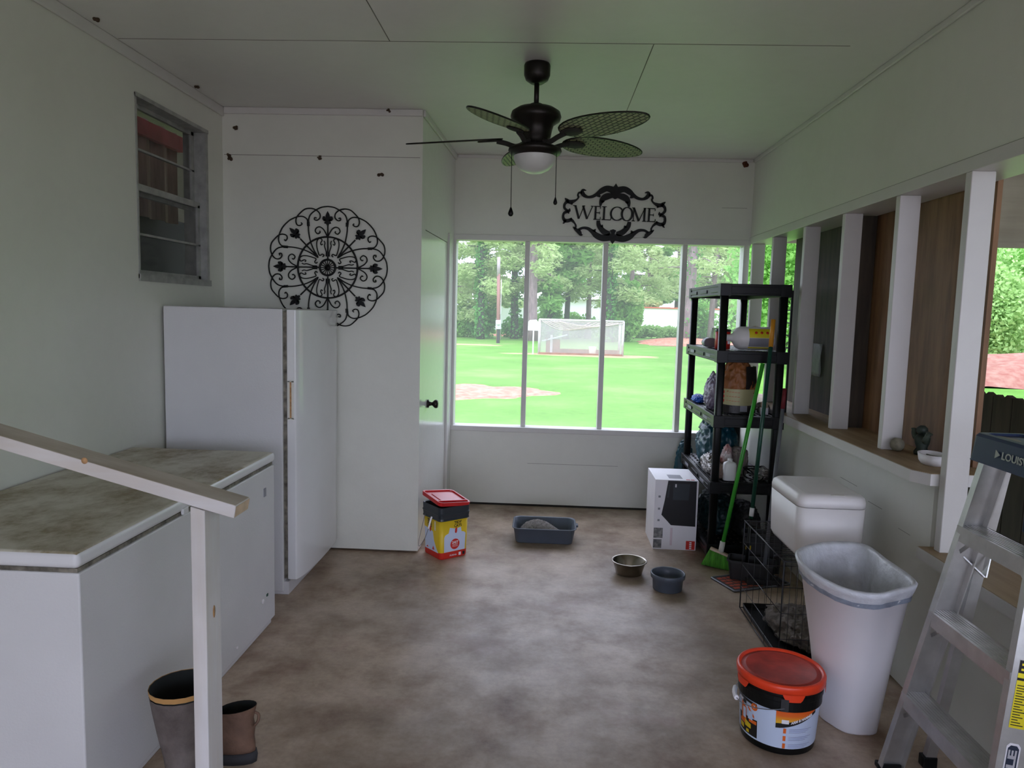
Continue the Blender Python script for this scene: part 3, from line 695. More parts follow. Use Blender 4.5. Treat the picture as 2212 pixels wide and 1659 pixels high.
fr_ = thing('upright_freezer', 'tall white upright freezer, its plain side toward the camera, mildew along the door seal', 'freezer', (-1.66, 4.07, 0))
mb = MB(); mb.bb(-.325, .305, -.38, .375, .02, 1.535); mb.bb(-.31, .33, -.37, .365, 0, .075)
mb.obj('cabinet', M['enamel_side'], fr_, bevel=.006)
bb('door_gasket', M['gasket'], (.303, .329, -.366, .366, .092, 1.522), parent=fr_)
pl = spline([(.325, -.372), (.360, -.372), (.376, -.366), (.392, -.30), (.402, -.15), (.405, 0), (.402, .16), (.392, .30), (.376, .368), (.360, .375), (.325, .375)], 3)
mb = MB(); mb.loft([ring3(pl, .088), ring3(pl, 1.532)], smooth=False); mb.obj('door', M['enamel_g'], fr_, bevel=.004, wang=.9)
hd = bb('recessed_handle', M['cream'], (.331, .341, -.3755, -.371, .960, 1.160), (.351, .361, -.3755, -.371, .960, 1.160), (.331, .361, -.3755, -.371, .955, .965), (.331, .361, -.3755, -.371, 1.155, 1.165), parent=fr_)
bb('handle_recess', M['knot'], (.341, .351, -.3735, -.3715, .965, 1.155), parent=fr_)

# ------------------------------------------------------------------ handrail
hr = thing('handrail', 'white painted lumber stair handrail on a square post in the left foreground', 'handrail', (-.913, 1.895, 0))
mb = MB(); mb.prism([(-.020, 0), (.020, 0), (.020, .998), (-.020, 1.009)], -.045, .045, 'xz'); mb.obj('post', M['post'], hr, bevel=.003)
mb = MB(); a = (-1.087, 1.304); b = (.106, .990)
mb.prism([(-1.087, 1.290 + .038), (-1.087, 1.290), (.100, .980), (.106, 1.016)], -.046, .046, 'xz'); ra = mb.obj('rail', [M['rail'], M['rail_top']], hr, bevel=.003)
for p in ra.data.polygons:
    if p.normal.z > .8: p.material_index = 1
mb = MB(); mb.add([(.1062, -.044, 1.013), (.1002, -.044, .983), (.1002, .044, .983), (.1062, .044, 1.013)], [(0, 1, 2, 3)]); mb.add([(.1068, -.044, 1.013), (.1008, -.044, .983), (.1008, .044, .983), (.1068, .044, 1.013)], [(3, 2, 1, 0)])
mb.obj('end_grain', M['endgrain'], hr)
mb = MB()
for (x, z, r) in ((-.305, 1.124, .009),): mb.lathe([(.0001, .0006), (r, .0006), (r, 0), (.0001, 0)], (x, -.0462, z), 12, rot=Matrix.Rotation(radians(90), 3, 'X'))
mb.obj('knot', M['knot'], hr); mb = MB()
mb.lathe([(.0001, .0006), (.010, .0006), (.010, 0), (.0001, 0)], (.0202, .0, .70), 12, rot=Matrix.Rotation(radians(90), 3, 'Y'), sy=.7, sx=1.8)
mb.obj('knot', M['knot'], hr)

# ------------------------------------------------------------------ boots
def ell(cx, cy, rx, ry, z, n=20, tilt=0): return [(cx + rx * cos(2 * pi * k / n), cy + ry * sin(2 * pi * k / n), z + tilt * cos(2 * pi * k / n)) for k in range(n)]
bt = thing('rubber_boot', 'tall muddy rubber boot with tan top binding beside the chest freezer', 'boot', (-1.075, 2.07, 0), radians(-60))
rings = [ell(.075, 0, .145, .048, .0), ell(.075, 0, .150, .052, .02), ell(.072, 0, .148, .052, .05), ell(.045, 0, .118, .052, .085), ell(.012, 0, .078, .054, .12), ell(0, 0, .066, .062, .17), ell(0, 0, .070, .076, .24), ell(0, 0, .078, .088, .31), ell(0, 0, .090, .096, .365)]
MB().loft(rings, cap1=False).obj('boot_shaft', M['boot'], bt)
MB().loft([ell(0, 0, .0905, .0965, .370), ell(0, 0, .093, .098, .387)], cap0=False, cap1=False).obj('binding', M['boot_trim'], bt)
MB().loft([ell(0, 0, .090, .095, .3865), ell(0, 0, .087, .092, .366), ell(0, 0, .060, .054, .20), ell(0, 0, .055, .05, .15)], cap0=False).obj('lining', M['boot_in'], bt)
b2 = thing('leather_boot', 'dusty brown leather ankle boot with a heel pull loop behind the handrail post', 'boot', (-1.035, 2.30, 0), radians(172)); b2.scale = (1, 1, .90)
rings = [ell(.055, 0, .150, .050, .035), ell(.052, 0, .146, .052, .06), ell(.035, 0, .125, .050, .095), ell(-.005, 0, .088, .046, .13), ell(-.022, 0, .064, .042, .165), ell(-.028, 0, .070, .046, .205, tilt=-.016)]
MB().loft(rings, cap1=False).obj('upper', M['boot_lea'], b2)
MB().loft([ell(.055, 0, .155, .054, 0), ell(.055, 0, .157, .056, .02), ell(.055, 0, .153, .053, .042)]).obj('sole', M['boot_sole'], b2)
MB().loft([ell(-.028, 0, .068, .044, .205, tilt=-.016), ell(-.016, 0, .060, .036, .16), ell(-.01, 0, .05, .03, .12)], cap0=False).obj('lining', M['boot_in'], b2)
mb = MB(); mb.tube(spline([(-.090, -.008, .190), (-.104, -.008, .182), (-.106, 0, .162), (-.096, .006, .145)], 4), .005, 6); mb.obj('pull_loop', M['boot_lea'], b2)
mb = MB()
for k in range(4): mb.tube([(.03 + .02 * k, -.045, .125 - .012 * k), (.035 + .02 * k, 0, .145 - .012 * k), (.03 + .02 * k, .045, .125 - .012 * k)], .003, 5)
mb.obj('laces', M['boot_trim'], b2)

# ------------------------------------------------------------------ yellow litter pail
LP = thing('litter_pail', 'square yellow, white and red cat litter pail with a tilted red lid by the closet', 'pail', (-.588, 4.471, 0), radians(40))
def sq(h, r, z, n=4): return ring3(rrect(-h, h, -h, h, r, n), z)
MB().loft([sq(.096, .022, 0), sq(.100, .024, .008), sq(.107, .026, .250)]).obj('pail_body', M['yellow'], LP)
MB().loft([sq(.110, .027, .246), sq(.1145, .028, .250), sq(.112, .027, .262), sq(.1145, .028, .284), sq(.1175, .029, .288), sq(.1135, .028, .296), sq(.1145, .028, .330), sq(.111, .026, .334), sq(.104, .022, .330), sq(.100, .022, .20)], cap0=False, smooth=False).obj('rim_collar', M['darkgrey'], LP)
def lface(side, u, v, off=.0012):
    """u -1..1 across a pail face, v height in metres"""
    h = .100 + (.107 - .100) * v / .25 + off; x = u * (h - .024)
    return {'f': (x, -h, v), 'l': (-h, -x, v)}[side]
def lpoly(mb, side, pts, off=.0012, mi=0):
    n = len(pts); vs = [lface(side, u, v, off) for u, v in pts] + [lface(side, u, v, off - .0008) for u, v in pts]
    mb.add(vs, [tuple(range(n)), tuple(range(2 * n - 1, n - 1, -1))] + [(k, k + n, (k + 1) % n + n, (k + 1) % n) for k in range(n)], mi)
mb = MB(); lpoly(mb, 'f', [(-.95, .045), (1.0, .045), (1.0, .150), (.85, .160), (.62, .165), (.55, .195), (.1, .188), (-.45, .200), (-.55, .165), (-.85, .155), (-.95, .14)])
lpoly(mb, 'l', [(-1.0, .040), (1.0, .040), (.75, .060), (.35, .110), (.2, .165), (-.5, .175), (-1.0, .18)]); mb.obj('white_panel', M['bluewhite'], LP)
mb = MB(); mb.loft([sq(.0972, .0225, .0005), sq(.1012, .0245, .008), sq(.1022, .0245, .044)], cap0=False, cap1=False); mb.obj('red_band', M['redp'], LP)
mb = MB(); lpoly(mb, 'f', [(.05 + .42 * cos(2 * pi * k / 24), .090 + .034 * sin(2 * pi * k / 24)) for k in range(24)], .0020)
mb.obj('red_emblem', M['redp'], LP)
for cx, s_ in (('f', .1), ('l', -.15)): mb = MB(); lpoly(mb, cx, [(s_ - .09, .165), (s_ + .02, .158), (s_ + .10, .170), (s_ + .10, .190), (s_ + .02, .200), (s_ - .08, .185)], .0022); mb.obj('red_figure', M['redp'], LP)
for q in ([(-.8, .05), (-.6, .062), (-.5, .05)], [(.1, .05), (.25, .075), (.42, .05)]): mb = MB(); lpoly(mb, 'l', q, .002); mb.obj('red_peak', M['redp'], LP)
mb = MB()
text_mb('TIDY', .034, .052, .0007, mbx=mb, fn=lambda x, y, z: lface('f', .25 + x / .078, .228 + y * .7, .0018 + z))
text_mb('CATS', .034, .052, .0007, mbx=mb, fn=lambda x, y, z: lface('f', .25 + x / .078, .207 + y * .7, .0018 + z))
mb.obj('black_lettering', M['blackp'], LP); mb = MB()
text_mb('TIDY', .040, .046, .0010, mbx=mb, fn=lambda x, y, z: lface('l', -.25 + x / .078, .226 + y * .8, .0018 + z))
text_mb('CATS', .040, .046, .0010, mbx=mb, fn=lambda x, y, z: lface('l', -.25 + x / .078, .200 + y * .8, .0018 + z))
mb.obj('black_lettering', M['blackp'], LP)
mb = MB(); text_mb('24/7', .022, .044, .0006, mbx=mb, fn=lambda x, y, z: lface('f', .05 + x / .078, .101 + y, .0030 + z))
mb.obj('white_numeral', M['whitep'], LP); mb = MB()
for k in range(3): lpoly(mb, 'f', [(-.2, .088 - k * .007), (.3, .088 - k * .007), (.3, .0895 - k * .007), (-.2, .0895 - k * .007)], .003)
mb.obj('white_lines', M['whitep'], LP); mb = MB()
text_mb('PURINA', .014, .05, .0002, mbx=mb, fn=lambda x, y, z: lface('f', -.1 + x / .078, .020 + y, .0032 + z))
mb.obj('white_lettering', M['whitep'], LP); mb = MB(); lpoly(mb, 'f', [(.42, .012), (.62, .012), (.62, .032), (.42, .032)], .003)
mb.obj('white_square', M['whitep'], LP); mb = MB()
for k in range(6): lpoly(mb, 'l', [(.45, .180 + k * .010), (.62, .180 + k * .010), (.62, .186 + k * .010), (.45, .186 + k * .010)], .002)
mb.obj('white_stripes', M['whitep'], LP)
bb('dark_mark', M['blackp'], (.062, .078, -.1042, -.1022, .012, .032), parent=LP)
# tilted lid
ld = MB(); ld.loft([sq(.113, .026, -.022), sq(.117, .028, -.020), sq(.119, .029, 0), sq(.116, .027, .003), sq(.108, .022, .002), sq(.106, .021, -.006), sq(.075, .018, -.007), sq(.070, .016, -.003)], cap0=False, smooth=False)
lo = ld.obj('lid', M['red'], LP); lo.location = (0, 0, .372); lo.rotation_euler = (radians(8), radians(6), 0)
bb('hinge_bar', M['red'], (-.106, .106, -.082, -.070, -.006, .004), parent=lo, bevel=.003)
mb = MB(); mb.tube(spline([(-.118, -.02, .262), (-.135, -.03, .235), (-.150, -.035, .195)], 5), .006, 8)
mb.obj('handle_grip', M['whitep'], LP)
mb = MB(); mb.tube(spline([(-.150, -.035, .195), (-.168, -.02, .13), (-.176, .03, .07), (-.150, .075, .10), (-.118, .06, .262)], 6), .0018, 6); mb.obj('bail_wire', M['greymetal'], LP)
mb = MB(); mb.bb(.112, .128, .02, .05, .262, .272); mb.bb(.112, .128, .02, .05, .290, .300); mb.obj('side_tab', M['whitep'], LP)

# ------------------------------------------------------------------ litter tray
TR = thing('litter_tray', 'slate grey plastic litter tray on the floor below the screened opening', 'tray', (.043, 4.865, 0))
def rr3(hx, hy, r, z, dx=0): return [(x + dx, y, z) for x, y in rrect(-hx, hx, -hy, hy, r, 5)]
MB().loft([rr3(.185, .122, .03, 0), rr3(.192, .128, .035, .006), rr3(.208, .146, .045, .098), rr3(.216, .155, .05, .102), rr3(.218, .157, .05, .107), rr3(.212, .150, .046, .108), rr3(.204, .142, .043, .102), rr3(.188, .125, .035, .010), rr3(.18, .118, .03, .008)], smooth=True).obj('pan', M['greypl'], TR)
mb = MB(); mb.loft([[(.205, -.035, .088), (.205, .035, .088), (.205, .035, .106), (.205, -.035, .106)], [(.232, -.028, .092), (.232, .028, .092), (.232, .028, .105), (.232, -.028, .105)]], smooth=False); mb.obj('grab_handle', M['greypl'], TR, bevel=.003)
mb = MB(); rnd = random.Random(3); nx, ny = 44, 28; vs = []; fs = []
for j in range(ny + 1):
    for i in range(nx + 1):
        u = i / nx * 2 - 1; v = j / ny * 2 - 1; x = u * .178; y = v * .113
        h = .018 + .085 * math.exp(-((x + .055) ** 2 / .0075 + (y - .03) ** 2 / .0075)) + .050 * math.exp(-((x - .045) ** 2 / .006 + (y + .0) ** 2 / .006)) + .03 * math.exp(-((x + .13) ** 2 / .002 + (y - .02) ** 2 / .006)) + rnd.uniform(-.003, .004)
        h *= min(1, (1 - max(abs(u), abs(v))) * 9 + .25); vs.append((x + .043, y + 4.865, h + .006))
for j in range(ny):
    for i in range(nx): a = j * (nx + 1) + i; fs.append((a, a + 1, a + nx + 2, a + nx + 1))
mb.add(vs, fs, 0, True); tag(mb.obj('cat_litter', M['litter']), 'heaped grey clumping litter in the slate grey tray', 'cat litter', kind='stuff')

# ------------------------------------------------------------------ bowls
b = MB().lathe([(.0001, 0), (.072, 0), (.078, .003), (.082, .02), (.098, .074), (.106, .078), (.107, .081), (.102, .083), (.095, .078), (.079, .020), (.072, .008), (.0001, .007)], n=48).obj('pet_bowl', M['steel'])
b.location = (.555, 4.245, 0); tag(b, 'empty stainless steel pet bowl on the concrete, the farther of the two bowls', 'bowl', 'pet bowls')
b = MB().lathe([(.0001, 0), (.078, 0), (.082, .004), (.086, .066), (.096, .070), (.098, .092), (.095, .097), (.089, .094), (.083, .060), (.078, .010), (.0001, .008)], n=48).obj('pet_bowl', M['greypl'])
b.location = (.748, 4.02, 0); tag(b, 'blue-grey plastic pet bowl on the concrete, nearer than the steel one', 'bowl', 'pet bowls')

# ------------------------------------------------------------------ boxed vacuum
BX = thing('product_box', 'white retail box with a black printed picture and red logo beside the black shelf', 'box', (.911, 4.90, 0), radians(-.5))
bb('carton', M['whitep'], (-.142, .142, -.18, .185, 0, .472), parent=BX, bevel=.002)
def bp(u, v): return (-.142 + u * .284, v * .472)
mb = MB(); mb.prism([bp(*q) for q in ((.295, .992), (.955, .992), (.965, .345), (.40, .355), (.30, .42), (.17, .50), (.23, .70))], -.1812, -.180, 'xz'); mb.obj('printed_picture', M['blackp'], BX)
mb = MB(); mb.prism([bp(*q) for q in ((.42, .95), (.80, .95), (.78, .72), (.42, .72))], -.1818, -.1812, 'xz'); mb.prism([bp(*q) for q in ((.31, .93), (.345, .93), (.32, .75), (.285, .75))], -.1818, -.1812, 'xz'); mb.obj('picture_highlight', M['darkgrey'], BX)
for q in ((.08 - .07, .165, .22, .31), (.01, .02, .20, .145)): mb = MB(); mb.prism([bp(q[0], q[1]), bp(q[2], q[1]), bp(q[2], q[3]), bp(q[0], q[3])], -.1812, -.180, 'xz'); mb.obj('printed_photo', M['photo'], BX)
for v in (.76, .585, .42): mb = MB(); mb.prism([bp(.085, v - .014), bp(.135, v - .014), bp(.135, v + .014), bp(.085, v + .014)], -.1812, -.180, 'xz'); mb.obj('icon', M['greyp'], BX)
mb = MB(); mb.prism([bp(.77, .012), bp(.975, .012), bp(.975, .135), bp(.77, .135)], -.1812, -.180, 'xz')
mb.obj('red_logo', M['redp'], BX)
for x in (.075, .105): bb('red_mark', M['redp'], (x - .012, x + .012, -.165, -.150, .472, .4728), parent=BX)
mb = MB()
for k in range(4): mb.prism([bp(.85, .022 + k * .027), bp(.90, .022 + k * .027), bp(.90, .040 + k * .027), bp(.85, .040 + k * .027)], -.1818, -.1812, 'xz')
mb.obj('logo_lettering', M['whitep'], BX); mb = MB(); mb.prism([bp(.46, .90), bp(.49, .90), bp(.49, .945), bp(.46, .945)], -.1824, -.1818, 'xz'); mb.obj('white_mark', M['whitep'], BX)
bb('shipping_label', M['greyp'], (-.045, .045, -.13, -.02, .472, .4726), parent=BX)
bb('pink_print', M['pinkp'], (-.03, -.015, -.1812, -.180, .03, .15), parent=BX)

# ------------------------------------------------------------------ black plastic shelving
SX0, SX1, SY0, SY1 = 1.075, 1.495, 4.495, 5.45
TZ = (1.756, 1.345, .940, .520, .118)
SH = thing('shelving_unit', 'black five-tier plastic shelving unit in the right corner', 'shelf unit', (1.285, 4.97, 0))
w, dpt = (SX1 - SX0) / 2, (SY1 - SY0) / 2
tier = None
def make_tier():
    mb = MB(); t = .070
    for q in ((-w, w, -dpt, -dpt + .022), (-w, w, dpt - .022, dpt), (-w, -w + .022, -dpt + .022, dpt - .022), (w - .022, w, -dpt + .022, dpt - .022)): mb.bb(*q, -t, 0)
    for q in ((-w, w, -dpt - .004, -dpt), (-w, w, dpt, dpt + .004), (-w - .004, -w, -dpt - .004, dpt + .004), (w, w + .004, -dpt - .004, dpt + .004)): mb.bb(*q, -.018, 0); mb.bb(*q, -t, -t + .012)
    for k in range(9): x = -w + .022 + (2 * w - .044) * (k + .5) / 9; mb.bb(x - .012, x + .012, -dpt + .02, dpt - .02, -.012, -.002)
    for k in range(12): y = -dpt + .022 + (2 * dpt - .044) * (k + .5) / 12; mb.bb(-w + .02, w - .02, y - .014, y + .014, -.014, -.003)
    for y in (-.32, .0, .32):
        mb.bb(-w - .006, -w, y - .10, y + .10, -.052, -.030)
    for sx in (-1, 1):
        for sy in (-1, 1): mb.bb(sx * w - sx * .062, sx * w + sx * .006, sy * dpt - sy * .062, sy * dpt + sy * .006, -t - .004, .001)
    return mb
for i, z in enumerate(TZ):
    if tier is None: tier = make_tier().obj('shelf_tier', M['blackpl'], SH, bevel=.004, seg=2); o = tier
    else: o = tier.copy(); COL.objects.link(o); o.parent = SH
    o.location = (0, 0, z)
for sx in (-1, 1):
    for sy in (-1, 1):
        mb = MB(); x, y = sx * (w - .030), sy * (dpt - .034)
        mb.loft([[(x + a, y + b_, z) for a, b_ in rrect(-.024, .024, -.024, .024, .014, 3)] for z in (0, 1.70)]); mb.obj('post', M['blackpl'], SH)
for z in TZ[1:4]:
    for y in (-.30, .2): bb('sticker', M['greyp'], (-w - .0068, -w - .006, y, y + .12, z - .05, z - .03), parent=SH)

def lump(name, c, s, m, label, cat, seed=1, amp=.12, e=2.6, group=None, n=26, top=None, rz=0):
    """soft bag or bundle: rounded block with a flat foot and pushed-in creases"""
    rnd = random.Random(seed); ph = [rnd.uniform(0, 6) for _ in range(9)]
    vs = []; rows = 16
    for j in range(rows + 1):
        v = -pi / 2 + pi * j / rows
        for i in range(n):
            a = 2 * pi * i / n; cx, sx_ = cos(a), sin(a); q = lambda t: math.copysign(abs(t) ** (2 / e), t)
            k = 1 + amp * (sin(3 * a + ph[0] + 2 * v) * .5 + sin(7 * a + ph[1] - 5 * v) * .3 + sin(11 * v + ph[2] + a) * .3 + rnd.uniform(-.15, .15))
            x = q(cos(v)) * q(cx) * k; y = q(cos(v)) * q(sx_) * k; z = q(sin(v))
            if top and z > 0: x *= 1 - top * z; y *= 1 - top * z; 
            if top and z > .3: z += .25 * amp * sin(5 * a + ph[3]) 
            vs.append((x * s[0], y * s[1], max(0, (z + .86)) * s[2] / 1.86 * 1.0))
    fs = []
    for j in range(rows):
        for i in range(n): i2 = (i + 1) % n; fs.append((j * n + i, j * n + i2, (j + 1) * n + i2, (j + 1) * n + i))
    mb = MB(); mb.add(vs, fs, 0, True); o = mb.obj(name, m); o.location = c; o.rotation_euler.z = rz
    sb = o.modifiers.new('s', 'SUBSURF'); sb.levels = sb.render_levels = 2
    tx = bpy.data.textures.new(name, 'CLOUDS'); tx.noise_scale = min(s) * .42; tx.noise_depth = 1; tx.cloud_type = 'GRAYSCALE'; tx.noise_type = 'HARD_NOISE'
    dm = o.modifiers.new('d', 'DISPLACE'); dm.texture = tx; dm.strength = -min(s) * .36; dm.mid_level = .25
    tag(o, label, cat, group); return o
# tier 2
z = 1.346
JG = thing('plastic_jug', 'big milky white jug lying on its side on the second tier', 'jug', (1.20, 4.66, z + .076))
RX = Matrix.Rotation(radians(90), 3, 'Y')
mb = MB()
prof = [(.022, -.04), (.022, -.012), (.030, 0), (.062, .022), (.073, .045), (.074, .24), (.070, .252)]
mb.loft([[(zz, rr * cos(2 * pi * k / 24), rr * sin(2 * pi * k / 24)) for k in range(24)] for rr, zz in prof]); mb.obj('jug_body', M['white2'], JG)
mb = MB(); mb.loft([[(zz, .0752 * cos(a), .0752 * sin(a)) for a in [radians(180 + 70 - k * 10) for k in range(15)]] for zz in (.085, .235)], cap0=False, cap1=False)
def jl(x0, x1, a0, a1, r, m, nm):
    mb = MB(); n_ = 8; A = [radians(a0 + (a1 - a0) * k / n_) for k in range(n_ + 1)]
    vs = [(x, r * cos(a), r * sin(a)) for x in (x0, x1) for a in A]; mb.add(vs, [(k, k + 1, k + n_ + 2, k + n_ + 1) for k in range(n_)], 0, True); return mb.obj(nm, m, JG)
jl(.088, .24, 125, 176, .0748, M['yellowS'], 'yellow_label'); jl(.088, .24, 178, 222, .0748, M['greyp'], 'fine_print'); jl(.088, .24, 226, 236, .0748, M['yellowS'], 'yellow_stripe')
mb = MB()
for x in (.13, .165, .20): mb.lathe([(.0001, .0012), (.009, .0012), (.009, 0), (.0001, 0)], (x, -.0660, .037), 12, rot=Matrix.Rotation(radians(60 + 0), 3, 'X'))
mb.obj('red_dot', M['redp'], JG)
mb = MB(); mb.bb(.02, .06, .08, .11, 0, 0); 
CN = thing('coffee_can', 'red and black lidded can left of the white jug on the second tier', 'can', (1.155, 4.72, z))
MB().lathe([(.0001, 0), (.048, 0), (.048, .118), (.0001, .118)], n=28).obj('can', M['redp'], CN)
MB().lathe([(.0485, .112), (.050, .113), (.050, .128), (.0001, .129)], n=28).obj('can_lid', M['blackp'], CN)
mb = MB(); mb.bb(.02, .035, -.0490, -.046, .035, .085); mb.obj('label_mark', M['whitep'], CN)
o = MB().lathe([(.0001, 0), (.04, 0), (.04, .10), (.034, .112), (.034, .13), (.0001, .13)], n=22).obj('glass_jar', mat('pale_clear_plastic', (.6, .62, .58), .2, trans=.6, alpha=.7)); o.location = (1.18, 5.02, z); tag(o, 'pale clear jar behind the red can', 'jar')
mb = MB(); mb.loft([[(.045 * cos(2 * pi * k / 24), yy, .032 + .032 * sin(2 * pi * k / 24)) for k in range(24)] for yy in (-.05, .05)]); o = mb.obj('tape_roll', M['greymetal']); o.location = (1.125, 4.95, z); tag(o, 'grey tape roll at the left edge of the second tier', 'tape')
o = lump('plastic_bottle', (1.455, 5.05, z), (.035, .04, .15), M['tan'], 'pinkish white bottle at the back right of the second tier', 'bottle', 4, .05, 3)
# tier 3
z = .941
o = lump('pet_food_bag', (1.265, 4.72, z), (.120, .085, .36), M['brownbag'], 'torn brown and orange pet food bag with a cream panel on the third tier', 'bag', 5, .10, 2.4, top=.28)
mb = MB(); A = [radians(-168 + k * 11) for k in range(15)]
vs = [(.127 * cos(a), .094 * sin(a) - .002, zz + (.012 * sin(a * 1.0) if zz < .1 else .0)) for zz in (.062, .155) for a in A]
mb.add(vs, [(k, k + 1, k + 16, k + 15) for k in range(14)], 0, True); pn = mb.obj('cream_panel', M['creambag'], o)
mb = MB()
for k in range(3):
    a = radians(-140); mb.lathe([(.0001, .001), (.009, .001), (.009, 0), (.0001, 0)], (.129 * cos(a), .097 * sin(a), .135 - k * .028), 10, rot=Matrix.Rotation(radians(90), 3, 'X'))
for k in range(3):
    for s_ in range(5):
        a = radians(-128 + s_ * 8); mb.bb(.130 * cos(a) - .007, .130 * cos(a) + .007, .097 * sin(a) - .001, .097 * sin(a) + .0005, .136 - k * .028 - s_ * .001, .138 - k * .028 - s_ * .001)
mb.obj('panel_print', M['redp'], o)
mb = MB(); A = [radians(-172 + k * 11.5) for k in range(15)]
mb.add([(.124 * cos(a), .091 * sin(a), zz) for zz in (.0, .064) for a in A], [(k, k + 1, k + 16, k + 15) for k in range(14)], 0, True); mb.obj('dark_base_panel', M['darkbag'], o)
bb('white_panel', M['greyp'], (.0, .045, -.0935, -.0925, .012, .05), parent=o)
mb = MB(); A = [radians(-75 + k * 9) for k in range(12)]
mb.add([(.121 * cos(a) * (1 - max(0, zz - .2) * .8), .090 * sin(a) * (1 - max(0, zz - .2) * .8), zz) for zz in (.15, .2, .25, .30) for a in A], [(r_ * 12 + k, r_ * 12 + k + 1, r_ * 12 + k + 13, r_ * 12 + k + 12) for r_ in range(3) for k in range(11)], 0, True); mb.obj('dark_side_panel', M['darkbag'], o)
lump('snack_bag', (1.145, 4.86, z), (.055, .12, .24), M['purplebag'], 'purple and white crinkled bag left of the torn pet food bag', 'bag', 6, .14, 2.2, top=.55)
lump('blue_wrapper', (1.125, 5.20, z), (.045, .10, .055), M['bluebright'], 'bright blue crumpled wrapper on the left edge of the third tier', 'wrapper', 7, .3, 2.2)
PB = thing('pill_bottle', 'small white bottle with a pinkish top right of the pet food bag', 'bottle', (1.415, 4.62, z))
MB().lathe([(.0001, 0), (.026, 0), (.027, .04), (.026, .045), (.0001, .046)], n=20).obj('bottle_body', M['whitep'], PB)
MB().lathe([(.0001, .045), (.023, .045), (.023, .078), (.0001, .080)], n=20).obj('bottle_top', M['tan'], PB)
lump('cloth_bundle', (1.44, 4.75, z), (.04, .07, .06), M['blanket'], 'dull rag behind the small white bottle on the third tier', 'rag', 9, .2)
# tier 4
z = .521
lump('litter_bag', (1.22, 5.02, z), (.125, .26, .36), M['teal'], 'large teal bag slumped at the back of the fourth tier', 'bag', 11, .13, 2.4, top=.2)
lump('teal_sack', (1.115, 5.54, .0), (.085, .075, .60), M['teal'], 'teal sack standing on the floor behind the left end of the shelves', 'bag', 12, .12, 2.6, top=.2)
lump('foil_pouch', (1.135, 4.78, z), (.05, .16, .13), M['silver'], 'crinkled silver foil pouch on the left of the fourth tier', 'pouch', 13, .25, 2.1)
lump('tan_pouch', (1.165, 4.64, z), (.055, .07, .085), mat('tan_paper', (.22, .15, .11), .6, var=.3, bump=.6), 'tan paper pouch in front of the silver foil pouch', 'pouch', 14, .2)
lump('snack_pouch', (1.225, 4.72, z), (.04, .06, .20), mat('red_white_film', (.62, .60, .58), .3, col2=(.55, .05, .03), scale=10, bump=.6), 'red and white crinkled snack pouch behind the white bottle', 'pouch', 15, .2, 2.3, top=.3)
WB = thing('spray_bottle', 'squat white plastic bottle on the front of the fourth tier', 'bottle', (1.205, 4.565, z))
MB().loft([[(x, y, zz) for x, y in rrect(-.040 * q, .040 * q, -.028 * q, .028 * q, .018 * q, 4)] for q, zz in ((.94, 0), (1, .006), (1, .098), (.9, .112), (.5, .120), (.34, .124))]).obj('bottle_body', M['white'], WB)
MB().lathe([(.0001, .120), (.016, .120), (.016, .138), (.0001, .139)], n=18).obj('bottle_cap', M['white'], WB)
lump('food_carton', (1.30, 4.72, z), (.05, .06, .19), mat('brown_grey_carton', (.20, .17, .15), .6, var=.3), 'brown-grey packet leaning behind the white bottle', 'packet', 16, .08, 4)
lump('cable_bundle', (1.42, 4.62, z), (.060, .07, .085), M['silver'], 'tangled silver and black gear at the right of the fourth tier', 'gear', 17, .4, 2)
mb = MB(); rnd = random.Random(5)
mb.tube(spline([(rnd.uniform(-.07, .07), rnd.uniform(-.06, .06), rnd.uniform(.01, .09)) for _ in range(14)], 6), .004, 6); o = mb.obj('extension_lead', M['blackpl']); o.location = (1.36, 4.58, z); tag(o, 'looped black cord by the silver gear on the fourth tier', 'cord')
# tier 5
z = .119
lump('dark_bag', (1.20, 4.85, z), (.10, .22, .26), mat('dark_teal_bag', (.006, .03, .035), .4, var=.4, bump=.5), 'dark bag filling the left of the bottom tier', 'bag', 21, .15)
lump('black_bag', (1.38, 4.80, z), (.08, .22, .20), M['blackpl_m'], 'black bag at the right of the bottom tier', 'bag', 22, .15)
# small black rack between shelf and wall
RK = thing('black_rack', 'narrow black rack standing between the shelves and right wall', 'rack', (1.527, 4.60, .966))
bb('rack_rail', M['blackpl'], (-.006, .006, -.045, -.033, 0, .76), parent=RK); bb('rack_rail', M['blackpl'], (-.006, .006, .05, .062, 0, .76), parent=RK)
for k in range(5): bb('rung', M['blackpl'], (-.004, .004, -.034, .052, .40 + k * .078, .408 + k * .078), parent=RK)

# ------------------------------------------------------------------ broom and poles
def pole(mb, a, b, r, n=12, mi=0): mb.tube([a, b], r, n, mi)
BR = thing('broom', 'bright green angle broom leaning on the front of the black shelves', 'broom', (1.10, 4.40, 0))
mb = MB(); pole(mb, (.045, .000, .150), (.240, .055, 1.276), .0125); mb.obj('handle', M['green'], BR)
mb = MB(); pole(mb, (.034, -.003, .095), (.046, 0, .170), .0165); mb.obj('ferrule', M['cream'], BR)
ux = Vector((cos(radians(-22)), sin(radians(-22)), 0)); uy = Vector((-ux.y, ux.x, 0)); mb = MB()
def brp(u, v, z): p = ux * u + uy * v; return (p.x + .03, p.y, z)
ringb = lambda hu0, hu1, hv, z0, z1: [brp(hu0, -hv, z0), brp(hu1, -hv, z1), brp(hu1, hv, z1), brp(hu0, hv, z0)]
MB().loft([ringb(-.060, .062, .018, .112, .078), ringb(-.056, .060, .016, .126, .092)], smooth=False).obj('cap', M['tan'], BR, bevel=.004)
n = 16; mb = MB()
